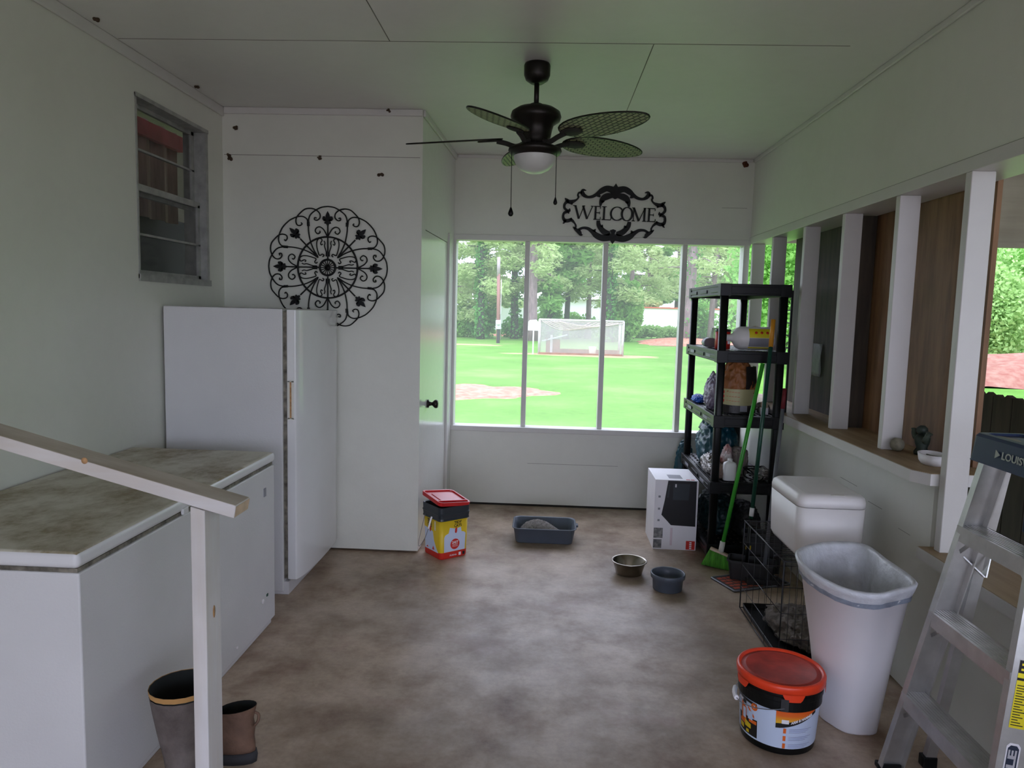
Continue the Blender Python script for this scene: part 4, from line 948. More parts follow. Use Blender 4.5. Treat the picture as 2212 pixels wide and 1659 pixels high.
for k in range(n):
    for j in range(3):
        u0 = -.056 + .114 * k / (n - 1); v0 = -.012 + .012 * j; z0 = .113 - .034 * k / (n - 1)
        u1 = -.100 + .170 * k / (n - 1); v1 = -.018 + .018 * j; z1 = .012 - .010 * k / (n - 1)
        mb.tube([brp(u0, v0, z0), brp((u0 * .4 + u1 * .6), v1 * .9, z0 * .4 + z1 * .6), brp(u1, v1, max(.002, z1))], [.0055, .0075, .008], 5)
mb.obj('bristles', M['bristle'], BR)
GP = thing('scoop_handle', 'dark green pole with an orange grip leaning on the black shelves', 'pole', (1.285, 4.30, 0))
mb = MB(); pole(mb, (-.005, 0, .35), (.082, .105, 1.40), .0125); mb.obj('pole', M['dkgreen'], GP)
mb = MB(); pole(mb, (.0805, .104, 1.38), (.0905, .118, 1.545), .0135); mb.obj('grip', M['amber'], GP)
mb = MB(); pole(mb, (-.006, -.001, .365), (-.001, .003, .415), .014); mb.obj('white_collar', M['whitep'], GP)
mb = MB(); pole(mb, (-.030, -.03, .02), (-.005, 0, .36), .010); mb.bb(-.075, .015, -.05, -.01, .012, .05); mb.obj('scoop_foot', M['blackpl'], GP)
PO = thing('mop_pole', 'grey metal mop pole leaning against the right knee wall', 'pole', (1.325, 4.15, 0))
mb = MB(); pole(mb, (0, 0, .03), (.100, .150, 1.02), .0115); mb.obj('pole', M['greymetal'], PO)
mb = MB(); pole(mb, (.0995, .1495, 1.02), (.112, .168, 1.14), .0125); mb.obj('red_grip', mat('dull_red_grip', (.16, .012, .02), .6), PO)
mb = MB(); mb.box((0, 0, .02), (.20, .07, .035)); mb.obj('mop_head', M['blackpl_m'], PO, bevel=.006)
# mat, tubs
DM = thing('door_mat', 'small charcoal mat with orange-red lettering on the floor by the broom', 'mat', (1.262, 4.185, 0), radians(22.5))
mb = MB(); mb.prism(rrect(-.20, .20, -.115, .115, .01), 0, .006, 'xy'); mb.obj('mat_base', M['mat_dark'], DM)
mb = MB(); mb.tube([(x, y, .007) for x, y in rrect(-.196, .196, -.111, .111, .01)], .005, 6, closed=True); mb.obj('border', M['greymetal'], DM)
mb = MB()
for r_ in range(5):
    rnd = random.Random(r_); x = -.17
    while x < .16:
        w_ = rnd.uniform(.02, .05); y = -.085 + r_ * .038; mb.bb(x, min(.17, x + w_), y, y + .026, .006, .0072); x += w_ + .008
mb.obj('red_lettering', M['mat_red'], DM)
def tub(name, loc, rz, hx, hy, h, label, m='blackpl_m'):
    T_ = thing(name, label, 'tub', loc, rz, 'black tubs under the poles')
    MB().loft([rr3(hx * .88, hy * .86, .02, 0), rr3(hx * .98, hy * .97, .022, h * .9), rr3(hx * 1.04, hy * 1.05, .025, h * .92), rr3(hx * 1.04, hy * 1.05, .025, h), rr3(hx * .96, hy * .94, .02, h), rr3(hx * .86, hy * .84, .018, .01)], smooth=False).obj('tub_body', M[m], T_)
    return T_
tub('black_tub', (1.275, 4.215, .009), radians(-20), .135, .07, .115, 'low black tub with a raised rim, just behind the orange-lettered mat')
t2 = tub('black_tub', (1.385, 4.395, 0), radians(-12), .12, .055, .24, 'taller black tub behind the low one, against the shelves')
bb('yellow_tag', M['yellow'], (-.10, -.07, -.0595, -.057, .14, .165), parent=t2)

# ------------------------------------------------------------------ wire crate
CR = thing('dog_crate', 'black folding wire dog crate under the white plastic bin', 'crate', (1.315, 3.455, 0))
CX, CY, CH = .225, .315, .485
def panel(name, o, u, v, U, V, nu, nv, skip=0):
    mb = MB(); o = Vector(o); u = Vector(u); v = Vector(v)
    mb.tube([o, o + u * U, o + u * U + v * V, o + v * V], .0034, 6, closed=True)
    for k in range(1, nu): mb.tube([o + u * (U * k / nu), o + u * (U * k / nu) + v * V], .0013, 5)
    for k in range(1, nv): mb.tube([o + v * (V * k / nv), o + v * (V * k / nv) + u * U], .0018, 5)
    return mb.obj(name, M['wire'], CR)
panel('side_panel', (-CX, -CY, .01), (0, 1, 0), (0, 0, 1), 2 * CY, CH - .01, 3, 4)
panel('side_panel', (CX, -CY, .01), (0, 1, 0), (0, 0, 1), 2 * CY, CH - .01, 18, 4)
panel('end_panel', (-CX, CY, .01), (1, 0, 0), (0, 0, 1), 2 * CX, CH - .01, 14, 4)
panel('end_panel', (-CX, -CY, .01), (1, 0, 0), (0, 0, 1), 2 * CX, CH - .01, 14, 4)
panel('top_panel', (-CX, -CY, CH), (1, 0, 0), (0, 1, 0), 2 * CX, 2 * CY, 4, 22)
mb = MB(); mb.loft([rr3(CX - .012, CY - .012, .015, .012), rr3(CX - .008, CY - .008, .015, .040), rr3(CX - .012, CY - .012, .013, .040), rr3(CX - .016, CY - .016, .012, .016)]); mb.obj('floor_tray', M['blackpl'], CR)
mb = MB(); mb.tube(spline([(-.06, CY + .004, .30), (.02, CY + .010, .305), (.10, CY + .006, .285)], 4), .004, 6); mb.obj('slide_latch', M['wire'], CR)
lump('pet_blanket', (1.33, 3.42, .017), (.165, .22, .10), M['blanket'], 'rumpled grey blanket inside the wire crate', 'blanket', 31, .3, 3)
# white bin on the crate
WBN = thing('plastic_bin', 'rounded off-white lidded bin standing on the wire crate', 'bin', (1.292, 3.362, .489))
def rc(x0, x1, y0, y1, r, z, n=5): return [(x, y, z) for x, y in rrect(x0, x1, y0, y1, r, n)]
MB().loft([rc(-.112, .118, -.165, .175, .04, 0), rc(-.134, .142, -.190, .196, .045, .010), rc(-.144, .150, -.202, .206, .048, .030), rc(-.147, .152, -.205, .209, .048, .12), rc(-.149, .153, -.208, .210, .045, .236)]).obj('bin_body', M['white2'], WBN)
MB().loft([rc(-.1495, .1535, -.2085, .210, .045, .2385), rc(-.150, .154, -.209, .210, .045, .262), rc(-.145, .150, -.204, .206, .045, .281), rc(-.132, .138, -.192, .194, .042, .291), rc(-.112, .118, -.172, .174, .035, .295)]).obj('bin_lid', M['white2'], WBN)
bb('lid_clip', M['cream'], (-.005, .055, -.190, -.165, .286, .294), parent=WBN, bevel=.002)

# ------------------------------------------------------------------ white trash can and its liner
TC = thing('trash_can', 'tall white swoop-front trash can without a lid, beside the orange-lidded bucket', 'trash can', (1.20, 2.70, 0))
TT = [(1.318, 2.505, .645), (1.312, 2.70, .652), (1.31, 2.87, .652), (1.22, 2.905, .650), (1.11, 2.87, .647), (1.03, 2.80, .642), (1.008, 2.70, .632), (1.035, 2.60, .616), (1.10, 2.52, .602), (1.18, 2.485, .604), (1.245, 2.487, .620)]
BB = [(1.300, 2.640, 0), (1.303, 2.72, 0), (1.298, 2.82, 0), (1.24, 2.85, 0), (1.17, 2.835, 0), (1.135, 2.79, 0), (1.125, 2.745, 0), (1.138, 2.70, 0), (1.162, 2.655, 0), (1.195, 2.625, 0), (1.255, 2.622, 0)]
Ts = spline(TT, 5, True); Bs = spline(BB, 5, True); L0 = Vector((1.20, 2.70, 0)); cen = Vector((1.17, 2.70, 0))
def ringt(t, grow=0, dz=0, zabs=None):
    r = []
    for a, b_ in zip(Bs, Ts):
        p = Vector(b_) * t + Vector(a) * (1 - t); d_ = (p - cen); d_.z = 0; d_.normalize()
        p = p + d_ * grow; p.z += dz
        r.append(tuple(p - L0))
    return r
MB().loft([ringt(0, -.006), ringt(.012, 0), ringt(.5, -.004), ringt(.97, 0), ringt(.975, .010), ringt(1, .013), ringt(1, .006, .004), ringt(.99, -.004), ringt(.5, -.010), ringt(.03, -.012)], smooth=True).obj('can_body', M['lilac'], TC)
rnd = random.Random(8)
def crk(r, a): return [(x + rnd.uniform(-a, a), y + rnd.uniform(-a, a), z_ + rnd.uniform(-a, a)) for x, y, z_ in r]
lb = thing('trash_bag', 'thin white bag lining the tall white trash can, folded over its rim', 'trash bag', (1.20, 2.70, 0))
MB().loft([crk(ringt(.915, .0075), .0015), crk(ringt(.94, .0085), .001), ringt(.97, .0135), ringt(1, .0165), ringt(1.0, .006, .0075), ringt(.99, -.0065), crk(ringt(.85, -.022), .006), crk(ringt(.55, -.045), .008), crk(ringt(.35, -.05), .008)], cap0=False).obj('liner', M['film'], lb)
MB().loft([crk(ringt(.905, .0085), .0015), crk(ringt(.935, .0095), .0012)], cap0=False, cap1=False).obj('drawstring_hem', M['film_blue'], lb)

# ------------------------------------------------------------------ orange-lidded bucket
OB = thing('litter_bucket', 'round black and white litter bucket with an orange-red lid in the right foreground', 'bucket', (.915, 2.600, 0))
MB().lathe([(.0001, 0), (.124, 0), (.130, .004), (.131, .028)], n=56).obj('bucket_base', M['blackpl'], OB)
def rz_(z): return .1315 + (.143 - .1315) * z / .19
MB().lathe([(rz_(.028), .028), (rz_(.185), .185)], n=56).obj('white_wall', M['bluewhite'], OB)
MB().lathe([(.1435, .170), (.1475, .173), (.1475, .205), (.1505, .208), (.1505, .224), (.147, .227), (.147, .242), (.150, .245), (.150, .254), (.13, .254)], n=56, smooth=False).obj('black_collar', M['blackpl'], OB)
lid = MB(); lid.lathe([(.151, .236), (.1555, .238), (.157, .262), (.152, .270), (.144, .269), (.140, .262)], n=56); lid.obj('lid', M['orange'], OB)
MB().lathe([(.1405, .2625), (.128, .262), (.126, .265), (.122, .265), (.120, .262), (.0001, .2625)], n=56).obj('lid_top', M['orange_dusty'], OB)
def patch(mb, t0, t1, z0, z1, off=.0015, n=10, mi=0, top=None, bot=None):
    vs = []
    for k in range(n + 1):
        u = k / n; a = radians(-109.5 + t0 + (t1 - t0) * u); zb = bot(u) if bot else z0; zt = top(u) if top else z1
        for zz in (zb, zt): r = rz_(zz) + off; vs.append((r * cos(a), r * sin(a), zz))
    mb.add(vs, [(2 * k, 2 * k + 2, 2 * k + 3, 2 * k + 1) for k in range(n)], mi, True)
for a0 in (5, -70, 75, 180):
    mb = MB()
    vs = []; N_ = 10
    for k in range(N_ + 1):
        a = radians(-109.5 + a0 + 28 * k / N_); zb = .236 - .022 * min(1, min(k, N_ - k) / 1.5)
        for zz in (zb, .240): vs.append((.1568 * cos(a), .1568 * sin(a), zz))
    mb.add(vs, [(2 * k, 2 * k + 2, 2 * k + 3, 2 * k + 1) for k in range(N_)], 0, True); mb.obj('lid_tab', M['orange'], OB)
# banner, right
gm = grad_mat('orange_yellow_banner', [(.15, (.90, .52, .03)), (.6, (.85, .16, .02)), (1, (.80, .10, .01))])
mb = MB(); patch(mb, -2, 60, .125, .178, .0012, bot=lambda u: .118 + .050 * u ** 1.4); mb.obj('orange_banner', gm, OB)
mb = MB(); patch(mb, -2, 60, .1, .13, .0018, bot=lambda u: .105 + .052 * u ** 1.4, top=lambda u: .123 + .044 * u ** 1.4); 
patch(mb, -76, -30, .15, .16, .0018, bot=lambda u: .160 - .004 * u, top=lambda u: .170 - .004 * u)
patch(mb, -76, -50, .15, .16, .0017, bot=lambda u: .146 - .003 * u, top=lambda u: .160 - .003 * u); mb.obj('dark_stripe', M['blackp'], OB)
mb = MB(); patch(mb, -76, -38, .170, .186, .0016, bot=lambda u: .168 + .010 * u); mb.obj('yellow_corner', M['yellow'], OB)
mb = MB()
def cyl(t, z0, x, y, zz, slope=0, off=.0024):
    a = radians(-109.5 + t) + x / rz_(z0); r = rz_(z0) + off + zz; return (r * cos(a), r * sin(a), z0 + y + slope * x)
text_mb('ARM & HAMMER', .013, .085, .0005, mbx=mb, fn=lambda x, y, z: cyl(36, .142, x, y, z, .30))
text_mb('SCENT', .012, .028, .0004, mbx=mb, fn=lambda x, y, z: cyl(-63, .153, x, y, z, -.05))
patch(mb, 6, 16, .125, .140, .0024, 4); mb.obj('white_lettering', M['whitep'], OB)
# picture, left
mb = MB(); patch(mb, -70, -29, .035, .11, .0012, bot=lambda u: .035, top=lambda u: .098 + .005 * u); mb.obj('picture_dark', M['blackp'], OB)
mb = MB(); patch(mb, -62, -50, .075, .150, .0018, 4, top=lambda u: .150 - .02 * u); patch(mb, -46, -34, .11, .15, .0018, 4, top=lambda u: .145 - .03 * u, bot=lambda u: .135 - .03 * u); patch(mb, -44, -30, .085, .098, .0018, 4); patch(mb, -66, -52, .066, .078, .0018, 4)
def dsc(mb, t, z0, r, off=.0026):
    n_ = 16; mb.add([cyl(t, z0, r * cos(2 * pi * k / n_), r * sin(2 * pi * k / n_), 0, 0, off) for k in range(n_)], [tuple(range(n_))])
dsc(mb, -34, .152, .0135)
for k in range(3): patch(mb, 9, 13, .088 - k * .029, .107 - k * .029, .0016, 2)
mb.obj('orange_print', M['orangep'], OB)
mb = MB(); patch(mb, -58, -51, .088, .128, .0022, 3); patch(mb, -46, -37, .095, .128, .0022, 3); mb.obj('white_print', M['bluewhite'], OB)
mb = MB(); patch(mb, -66, -56, .045, .062, .0020, 3); patch(mb, -53, -40, .060, .085, .0020, 4, top=lambda u: .085 - .008 * u); patch(mb, -50, -44, .040, .052, .002, 3); mb.obj('yellow_print', M['yellow'], OB)
mb = MB(); text_mb('7', .016, .007, .0004, mbx=mb, fn=lambda x, y, z: cyl(-34, .152, x, y, z, 0, .0032)); mb.obj('numeral', M['whitep'], OB)
mb = MB()
for k in range(3):
    for j in range(3): patch(mb, 17, 54 - j * 5, .103 - k * .029 - j * .006, .1045 - k * .029 - j * .006, .0014, 6)
mb.obj('fine_print', mat('faint_violet_print', (.34, .36, .58), .5), OB)
mb = MB(); a = radians(-109.5 + 8); mb.box((.152 * cos(a), .152 * sin(a), .2), (.010, .026, .045), Matrix.Rotation(a, 3, 'Z')); 
a = radians(-109.5 + 188); mb.box((.152 * cos(a), .152 * sin(a), .2), (.010, .026, .045), Matrix.Rotation(a, 3, 'Z')); mb.obj('handle_lug', M['blackpl_m'], OB)
a0, a1 = radians(-109.5 + 8), radians(-109.5 - 88)
mb = MB(); P = []
for k in range(25):
    u = k / 24; a = a0 - u * pi; P.append((.158 * cos(a), .158 * sin(a), .190 - .048 * sin(pi * u)))
mb.tube(P, .0016, 6); mb.obj('bail_wire', M['greymetal'], OB)
mb = MB(); mb.tube(P[10:15], .009, 10); mb.obj('handle_grip', M['whitep'], OB)

# ------------------------------------------------------------------ step ladder
LD = thing('step_ladder', 'aluminium step ladder with a dark blue cap, cut by the right picture edge', 'ladder', (1.30, 2.15, 0))
def lp(x, y, z): return (x - 1.30, y - 2.15, z)
def fl_(z): return Vector(lp(1.205 + .146 * z, 2.430 - .133 * z, z))
def fr2(z): return Vector(lp(1.205 + .146 * z, 1.865 + .100 * z, z))
def channel(name, f, sgn, z0, z1):
    a, b_ = f(z0), f(z1); ax = (b_ - a).normalized(); px = Vector((1, 0, 0)); px = (px - ax * px.dot(ax)).normalized(); py = ax.cross(px) * (1 if sgn > 0 else -1)
    if py.y * sgn < 0: py = -py
    mb = MB()
    def slab(u0, u1, v0, v1):
        vs = [p + px * u + py * v for p in (a, b_) for u, v in ((u0, v0), (u1, v0), (u1, v1), (u0, v1))]
        mb.add(vs, [(0, 3, 2, 1), (4, 5, 6, 7), (0, 1, 5, 4), (1, 2, 6, 5), (2, 3, 7, 6), (3, 0, 4, 7)])
    slab(0, .078, -.003, 0); slab(0, .004, -.026, -.003); slab(.074, .078, -.026, -.003)
    return mb.obj(name, M['alu'], LD)
channel('front_rail', fl_, 1, .02, 1.19); channel('front_rail', fr2, -1, .02, 1.19)
for yy0, yy1 in ((2.455, 2.285), (1.85, 1.975)):
    mb = MB(); mb.bar(lp(1.395, yy0, .02), lp(1.462, yy1, 1.18), .022, .036, (1, 0, 0)); mb.obj('rear_rail', M['alu'], LD)
    mb = MB(); mb.box(lp(1.393, yy0, .02), (.05, .035, .04)); mb.obj('rubber_foot', M['blackpl'], LD, bevel=.004)
for f in (fl_, fr2):
    mb = MB(); p = f(.0); mb.box(p + Vector((.042, 0, .010)), (.084, .034, .020)); mb.obj('rubber_foot', M['blackpl'], LD, bevel=.004)
for z in (.305, .61, .91):
    a, b_ = fl_(z), fr2(z); x0 = a.x + .001; mb = MB()
    y0, y1 = b_.y + .003, a.y - .003
    mb.bb(x0, x0 + .082, y0, y1, z - .004, z); mb.bb(x0 - .004, x0, y0, y1, z - .048, z + .001); mb.bb(x0 + .078, x0 + .082, y0, y1, z - .03, z)
    for k in range(7): mb.bb(x0 + .008 + k * .010, x0 + .012 + k * .010, y0, y1, z, z + .0018)
    mb.obj('step', M['alu'], LD)
    mb = MB()
    for s_ in (1, -1):
        mb = MB(); e_ = y1 if s_ > 0 else y0
        mb.bar((x0 + .01, e_ - s_ * .004, z - .085), (x0 + .01, e_ - s_ * .07, z - .03), .012, .003, (1, 0, 0)); mb.obj('step_brace', M['alu'], LD)
cp = MB(); 
cp.loft([[(x, y, zz) for x, y in rrect(1.345 - 1.3 + d_, 1.520 - 1.3 - d_, 1.945 - 2.15 + d_, 2.300 - 2.15 - d_, .022, 4)] for d_, zz in ((-.002, 1.128), (.0, 1.132), (.006, 1.205), (.012, 1.214), (.030, 1.215), (.034, 1.208))], smooth=False)
CPo = cp.obj('cap', M['bluepl'], LD)
mb = MB(); mb.prism([(.10 + .018 * cos(2 * pi * k / 18), .045 + .05 * sin(2 * pi * k / 18)) for k in range(18)], 1.2085, 1.2105, 'xy'); mb.obj('tool_hole', M['seam'], CPo)
mb = MB()
def capf(x, y, z): zz = 1.168 + y; return (.0425 + .0001 + (zz - 1.132) * .082 - z - .0008, .090 - x, zz)
text_mb('LOUISVILLE', .030, .170, .0006, mbx=mb, fn=lambda x, y, z: capf(x + .190, y, z))
mb.add([capf(.075, -.012, .0006), capf(.098, .001, .0006), capf(.075, .014, .0006)], [(0, 1, 2)])
mb.obj('cap_lettering', M['alu2'], CPo)
bb('pail_shelf', M['bluepl'], (.155, .165, -.17, .035, .93, 1.10), parent=LD, bevel=.004)
mb = MB(); mb.bar(lp(1.375, 2.33, .80), lp(1.43, 2.30, .745), .004, .022, (0, 1, 0)); mb.bar(lp(1.43, 2.30, .745), lp(1.455, 2.32, .84), .004, .022, (0, 1, 0)); mb.obj('spreader', M['alu'], LD)
# stickers on the near rail
a, b_ = fr2(.02), fr2(1.19); ax = (b_ - a).normalized(); px = Vector((1, 0, 0)); px = (px - ax * px.dot(ax)).normalized(); py = ax.cross(px)
if py.y > 0: py = -py
def rp(u, s_, off=.0006): p = a + px * u + ax * s_ + py * off; return tuple(p)
def rq(mb, u0, u1, s0, s1, off=.0006): mb.add([rp(u0, s0, off), rp(u1, s0, off), rp(u1, s1, off), rp(u0, s1, off)], [(0, 1, 2, 3)])
mb = MB(); rq(mb, .016, .060, .455, .640); mb.obj('warning_sticker', M['yellowS'], LD)
mb = MB(); rq(mb, .016, .060, .605, .640, .001); rq(mb, .016, .060, .585, .592, .001)
for k in range(16): rq(mb, .019, .052 - (k * 7 % 5) * .004, .462 + k * .0072, .4645 + k * .0072, .001)
mb.obj('sticker_print', M['blackp'], LD)
mb = MB(); rq(mb, .022, .056, .612, .618, .0014); rq(mb, .022, .050, .626, .632, .0014); mb.obj('sticker_title', M['yellowS'], LD)
mb = MB(); rq(mb, .020, .058, .12, .405, .0006); mb.add([rp(.020, .405), rp(.058, .405), rp(.050, .414), rp(.028, .414)], [(0, 1, 2, 3)]); mb.obj('name_plate_edge', M['whitep'], LD)
mb = MB(); rq(mb, .024, .054, .125, .400, .001); mb.add([rp(.024, .400, .001), rp(.054, .400, .001), rp(.047, .408, .001), rp(.031, .408, .001)], [(0, 1, 2, 3)]); mb.obj('name_plate', M['navyp'], LD)
mb = MB(); text_mb('LOUISVILLE', .030, .262, .0012, mbx=mb, fn=lambda x, y, z: rp(.039 - y, .264 + x, .0016)); mb.obj('plate_lettering', M['whitep'], LD)

# ------------------------------------------------------------------ things on the right sill
FG = thing('garden_figurine', 'dark green frog-like figurine on the wooden sill between the studs', 'figurine', (1.69, 3.235, .967))
MB().lathe([(.0001, 0), (.030, 0), (.032, .012), (.022, .03), (.030, .055), (.032, .075), (.020, .09), (.0001, .093)], n=18).obj('torso', M['dkgreen'] if False else mat('mossy_dark_resin', (.030, .045, .035), .6, var=.4), FG)
for sx in (-1, 1):
    mb = MB(); mb.tube(spline([(0, sx * .02, .06), (-.01, sx * .05, .08), (-.005, sx * .062, .105)], 4), [.014] * 4 + [.012] * 4 + [.016], 8); mb.obj('arm', mat('mossy_resin', (.06, .08, .06), .6, var=.4), FG)
MB().lathe([(.0001, 0), (.012, .003), (.024, .018), (.022, .034), (.010, .044), (.0001, .045)], (-.004, 0, .085), n=16).obj('head', mat('mossy_dark_resin2', (.035, .05, .04), .6, var=.4), FG)
o = MB().lathe([(.0001, -.030), (.018, -.026), (.028, -.012), (.030, .004), (.026, .018), (.014, .029), (.0001, .031)], n=20).obj('round_stone', mat('tan_stone', (.24, .22, .16), .85, var=.3, scale=40)); o.location = (1.615, 3.30, .997); tag(o, 'round tan stone leaning by the stud, left of the dark figurine', 'stone')
DS = thing('white_dish', 'small white scooped dish beside the big stud on the sill', 'dish', (1.625, 3.02, .967), radians(80))
MB().lathe([(.0001, 0), (.050, 0), (.062, .014), (.068, .044), (.063, .045), (.055, .016), (.0001, .008)], n=28, sx=1.15, sy=.8).obj('dish_body', M['whitep'], DS)
o = MB().lathe([(.0001, 0), (.055, 0), (.066, .016), (.068, .030), (.062, .030), (.050, .010), (.0001, .008)], n=28).obj('grey_saucer', mat('grey_green_tray', (.14, .14, .11), .6, var=.3)); o.location = (1.70, 3.09, .967); tag(o, 'grey-green saucer behind the white dish on the sill', 'saucer')
mb = MB(); vs = []
for j in range(9):
    for i in range(6): vs.append((.005 * sin(i * 2.1 + j), i * .034 + .003 * sin(j), j * .026))
mb.add(vs, [(j * 6 + i, j * 6 + i + 1, j * 6 + i + 7, j * 6 + i + 6) for j in range(8) for i in range(5)], 0, True)
o = mb.obj('plastic_film', mat('hanging_clear_film', (.36, .36, .36), .3, alpha=.5, bump=.5)); o.location = (1.748, 4.62, 1.19); so = o.modifiers.new('t', 'SOLIDIFY'); so.thickness = .001
tag(o, 'scrap of clear film hanging on the dark board between two studs', 'plastic film')
# plank panel outside
PP = thing('plank_panel', 'dark brown upright plank panel leaning outside, behind the ladder', 'wood panel', (2.2, 3.1, -.13), 0)
for k in range(9):
    y = .62 - k * .145; mb = MB(); mb.prism([(y, 0), (y - .138, 0), (y - .138, 1.335 + .004 * (k % 3)), (y - .10, 1.35), (y - .06, 1.325), (y - .03, 1.345), (y, 1.338)], -.012, .012, 'yz'); mb.obj('plank', M['ply_dark'], PP)
mb = MB(); mb.bb(.012, .04, -.68, .60, .3, .38); mb.bb(.012, .04, -.68, .60, 1.0, 1.08); mb.obj('batten', M['ply_dark'], PP)

# ------------------------------------------------------------------ outdoors
GZ = -.15
mb = MB(); mb.bb(-70, 90, -40, 130, GZ - .3, GZ); struct(mb.obj('ground', M['lawn']))
struct(bb('floor_rear_bounce', mat('pale_bounce_ground', (.60, .55, .50), .95, var=.3, scale=4), (-30, 60, -40, -3.1, GZ, GZ + .02)))  # unseen ground behind the camera, added to bounce neutral light indoors
struct(bb('floor_leanto_dim', mat('dim_bounce_ground', (.24, .20, .17), .95, var=.3, scale=4), (1.7, 7.6, -3.1, 6.3, GZ, GZ + .025)))  # added ground, kept dark to cut bounce through the right opening
def patchy(name, x, y, rx, ry, h, m, label, seed=1, rz=0):
    rnd = random.Random(seed); n = 40; rings = 6; vs = [(0, 0, h)]; fs = []
    w_ = [1 + .14 * sin(3 * 2 * pi * k / n + seed) + .10 * sin(7 * 2 * pi * k / n + seed * 2) + rnd.uniform(-.05, .05) for k in range(n)]
    for j in range(1, rings + 1):
        u = j / rings
        for k in range(n): a = 2 * pi * k / n; vs.append((rx * u * w_[k] * cos(a), ry * u * w_[k] * sin(a), h * (1 - u * u) + (.006 if j < rings else -.01) + rnd.uniform(0, h * .08)))
    for k in range(n): fs.append((0, 1 + k, 1 + (k + 1) % n))
    for j in range(rings - 1):
        for k in range(n): k2 = (k + 1) % n; fs.append((1 + j * n + k, 1 + (j + 1) * n + k, 1 + (j + 1) * n + k2, 1 + j * n + k2))
    mb = MB(); mb.add(vs, fs, 0, True); o = mb.obj(name, m); o.location = (x, y, GZ); o.rotation_euler.z = rz
    tag(o, label, name.replace('_', ' '), kind='stuff')
patchy('pine_straw', -1.35, 15.2, 1.55, 1.45, .05, M['straw'], 'red pine straw bed in the near left of the lawn', 1)
patchy('pine_straw', 8.6, 44.2, 3.1, 3.2, .38, M['straw'], 'mounded red pine straw around the big ivy trunk at the right', 2)
patchy('pine_straw', -1.9, 52.0, 2.6, 2.4, .12, M['straw'], 'thin red straw patch far behind the netted pen', 3)
patchy('bare_dirt', -3.8, 36.2, 1.9, .55, .03, M['dirt'], 'strip of bare dirt by the utility pole', 4)
patchy('bare_dirt', 1.8, 29.6, 3.2, .95, .03, M['dirt'], 'worn dirt under the netted pen', 5)
patchy('dirt_bank', 15.6, 22.0, 6.5, 3.0, .85, mat('red_clay_bank', (.25, .085, .06), .95, var=.3, scale=5, col2=(.32, .18, .13), bump=.6), 'red dirt bank seen past the stud at the right edge', 6)

def foliage(mb, clumps, size, seed, flat=.6, asp=2.2):
    rnd = random.Random(seed)
    vs = []; fs = []
    for (cx, cy, cz, rx, rz, n) in clumps:
        for _ in range(n):
            a = rnd.uniform(0, 2 * pi); t = rnd.random() ** .4; ph = math.acos(rnd.uniform(-1, 1))
            x = cx + rx * t * sin(ph) * cos(a); y = cy + rx * t * sin(ph) * sin(a); z = cz + rz * t * cos(ph)
            d = Vector((rnd.uniform(-1, 1), rnd.uniform(-1, 1), rnd.uniform(-flat, flat))).normalized(); e = d.cross(Vector((rnd.uniform(-1, 1), rnd.uniform(-1, 1), rnd.uniform(-1, 1)))).normalized()
            s_ = size * rnd.uniform(.6, 1.4); d = d * s_ * asp / 2; e = e * s_ / 2; p = Vector((x, y, z)); o = len(vs)
            vs += [p - d, p + e, p + d, p - e]; fs.append((o, o + 1, o + 2, o + 3))
    mb.add(vs, fs); return mb
def trunk_mesh(mb, h, r, lean=0, seed=0):
    rnd = random.Random(seed); pts = []; rs = []
    for k in range(9):
        u = k / 8; pts.append((lean * u * h * .1 + .05 * sin(u * 5 + seed), .05 * sin(u * 4 + seed * 2), -.1 + h * u)); rs.append(r * (1.25 if k == 0 else 1) * (1 - .55 * u))
    mb.tube(pts, rs, 10)
def pine(x, y, h, r, seed, label, n=3600, z0=2.2, spread=2.6, leafm='pine', barkm='bark', ivy=0, sz=.10, grp='pines behind the lawn'):
    rnd = random.Random(seed); T_ = thing('pine_tree', label, 'tree', (x, y, GZ), 0, grp)
    mb = MB(); trunk_mesh(mb, h, r, rnd.uniform(-.2, .2), seed); mb.obj('trunk', M[barkm], T_)
    cl = []; br = MB(); k_ = 24
    for k in range(k_):
        u = k / (k_ - 1); z = z0 + (h - z0) * u; a = rnd.uniform(0, 2 * pi); L = spread * (1 - .55 * u) * rnd.uniform(.5, 1)
        ex, ey, ez = L * cos(a), L * sin(a), z - .25 * L * rnd.uniform(-.2, 1)
        br.tube([(0, 0, z), (ex * .5, ey * .5, z + .05), (ex, ey, ez)], [r * .22, r * .12, r * .04], 5)
        m_ = int(n * 1.9) // k_ // 3
        for q in (.45, .75, 1.0): cl.append((ex * q, ey * q, z + (ez - z) * q - .1, .75 * (1 - .3 * u), .50, m_))
    br.obj('branches', M[barkm], T_); foliage(MB(), cl, sz, seed, .5, 3.0).obj('foliage', M[leafm], T_, fix=False)
    if ivy: foliage(MB(), [(0, 0, .3 + k * .55, r * 1.9, .5, ivy) for k in range(int(h * .55 / .55))], .15, seed + 5, 1, 1.2).obj('ivy', M['ivy'], T_, fix=False)
def bush(x, y, rx, rz, n, leafm, label, seed, sz=.12, name='shrub', grp='shrubs at the lawn edge', stems=True):
    T_ = thing(name, label, 'shrub', (x, y, GZ), 0, grp); rnd = random.Random(seed)
    n = int(n * 1.5); cl = [(rnd.uniform(-.6, .6) * rx, rnd.uniform(-.4, .4) * rx, rz * (.35 + .5 * rnd.random()), rx * .5, rz * .5, n // 8) for _ in range(8)]
    foliage(MB(), cl, sz, seed, .8, 1.6).obj('foliage', M[leafm], T_, fix=False)
    if stems:
        mb = MB()
        for k in range(4): mb.tube([(0, 0, -.05), (cl[k][0] * .5, cl[k][1] * .5, cl[k][2] * .7), (cl[k][0], cl[k][1], cl[k][2])], [.05, .035, .02], 5)
        mb.obj('stems', M['bark_dark'], T_)
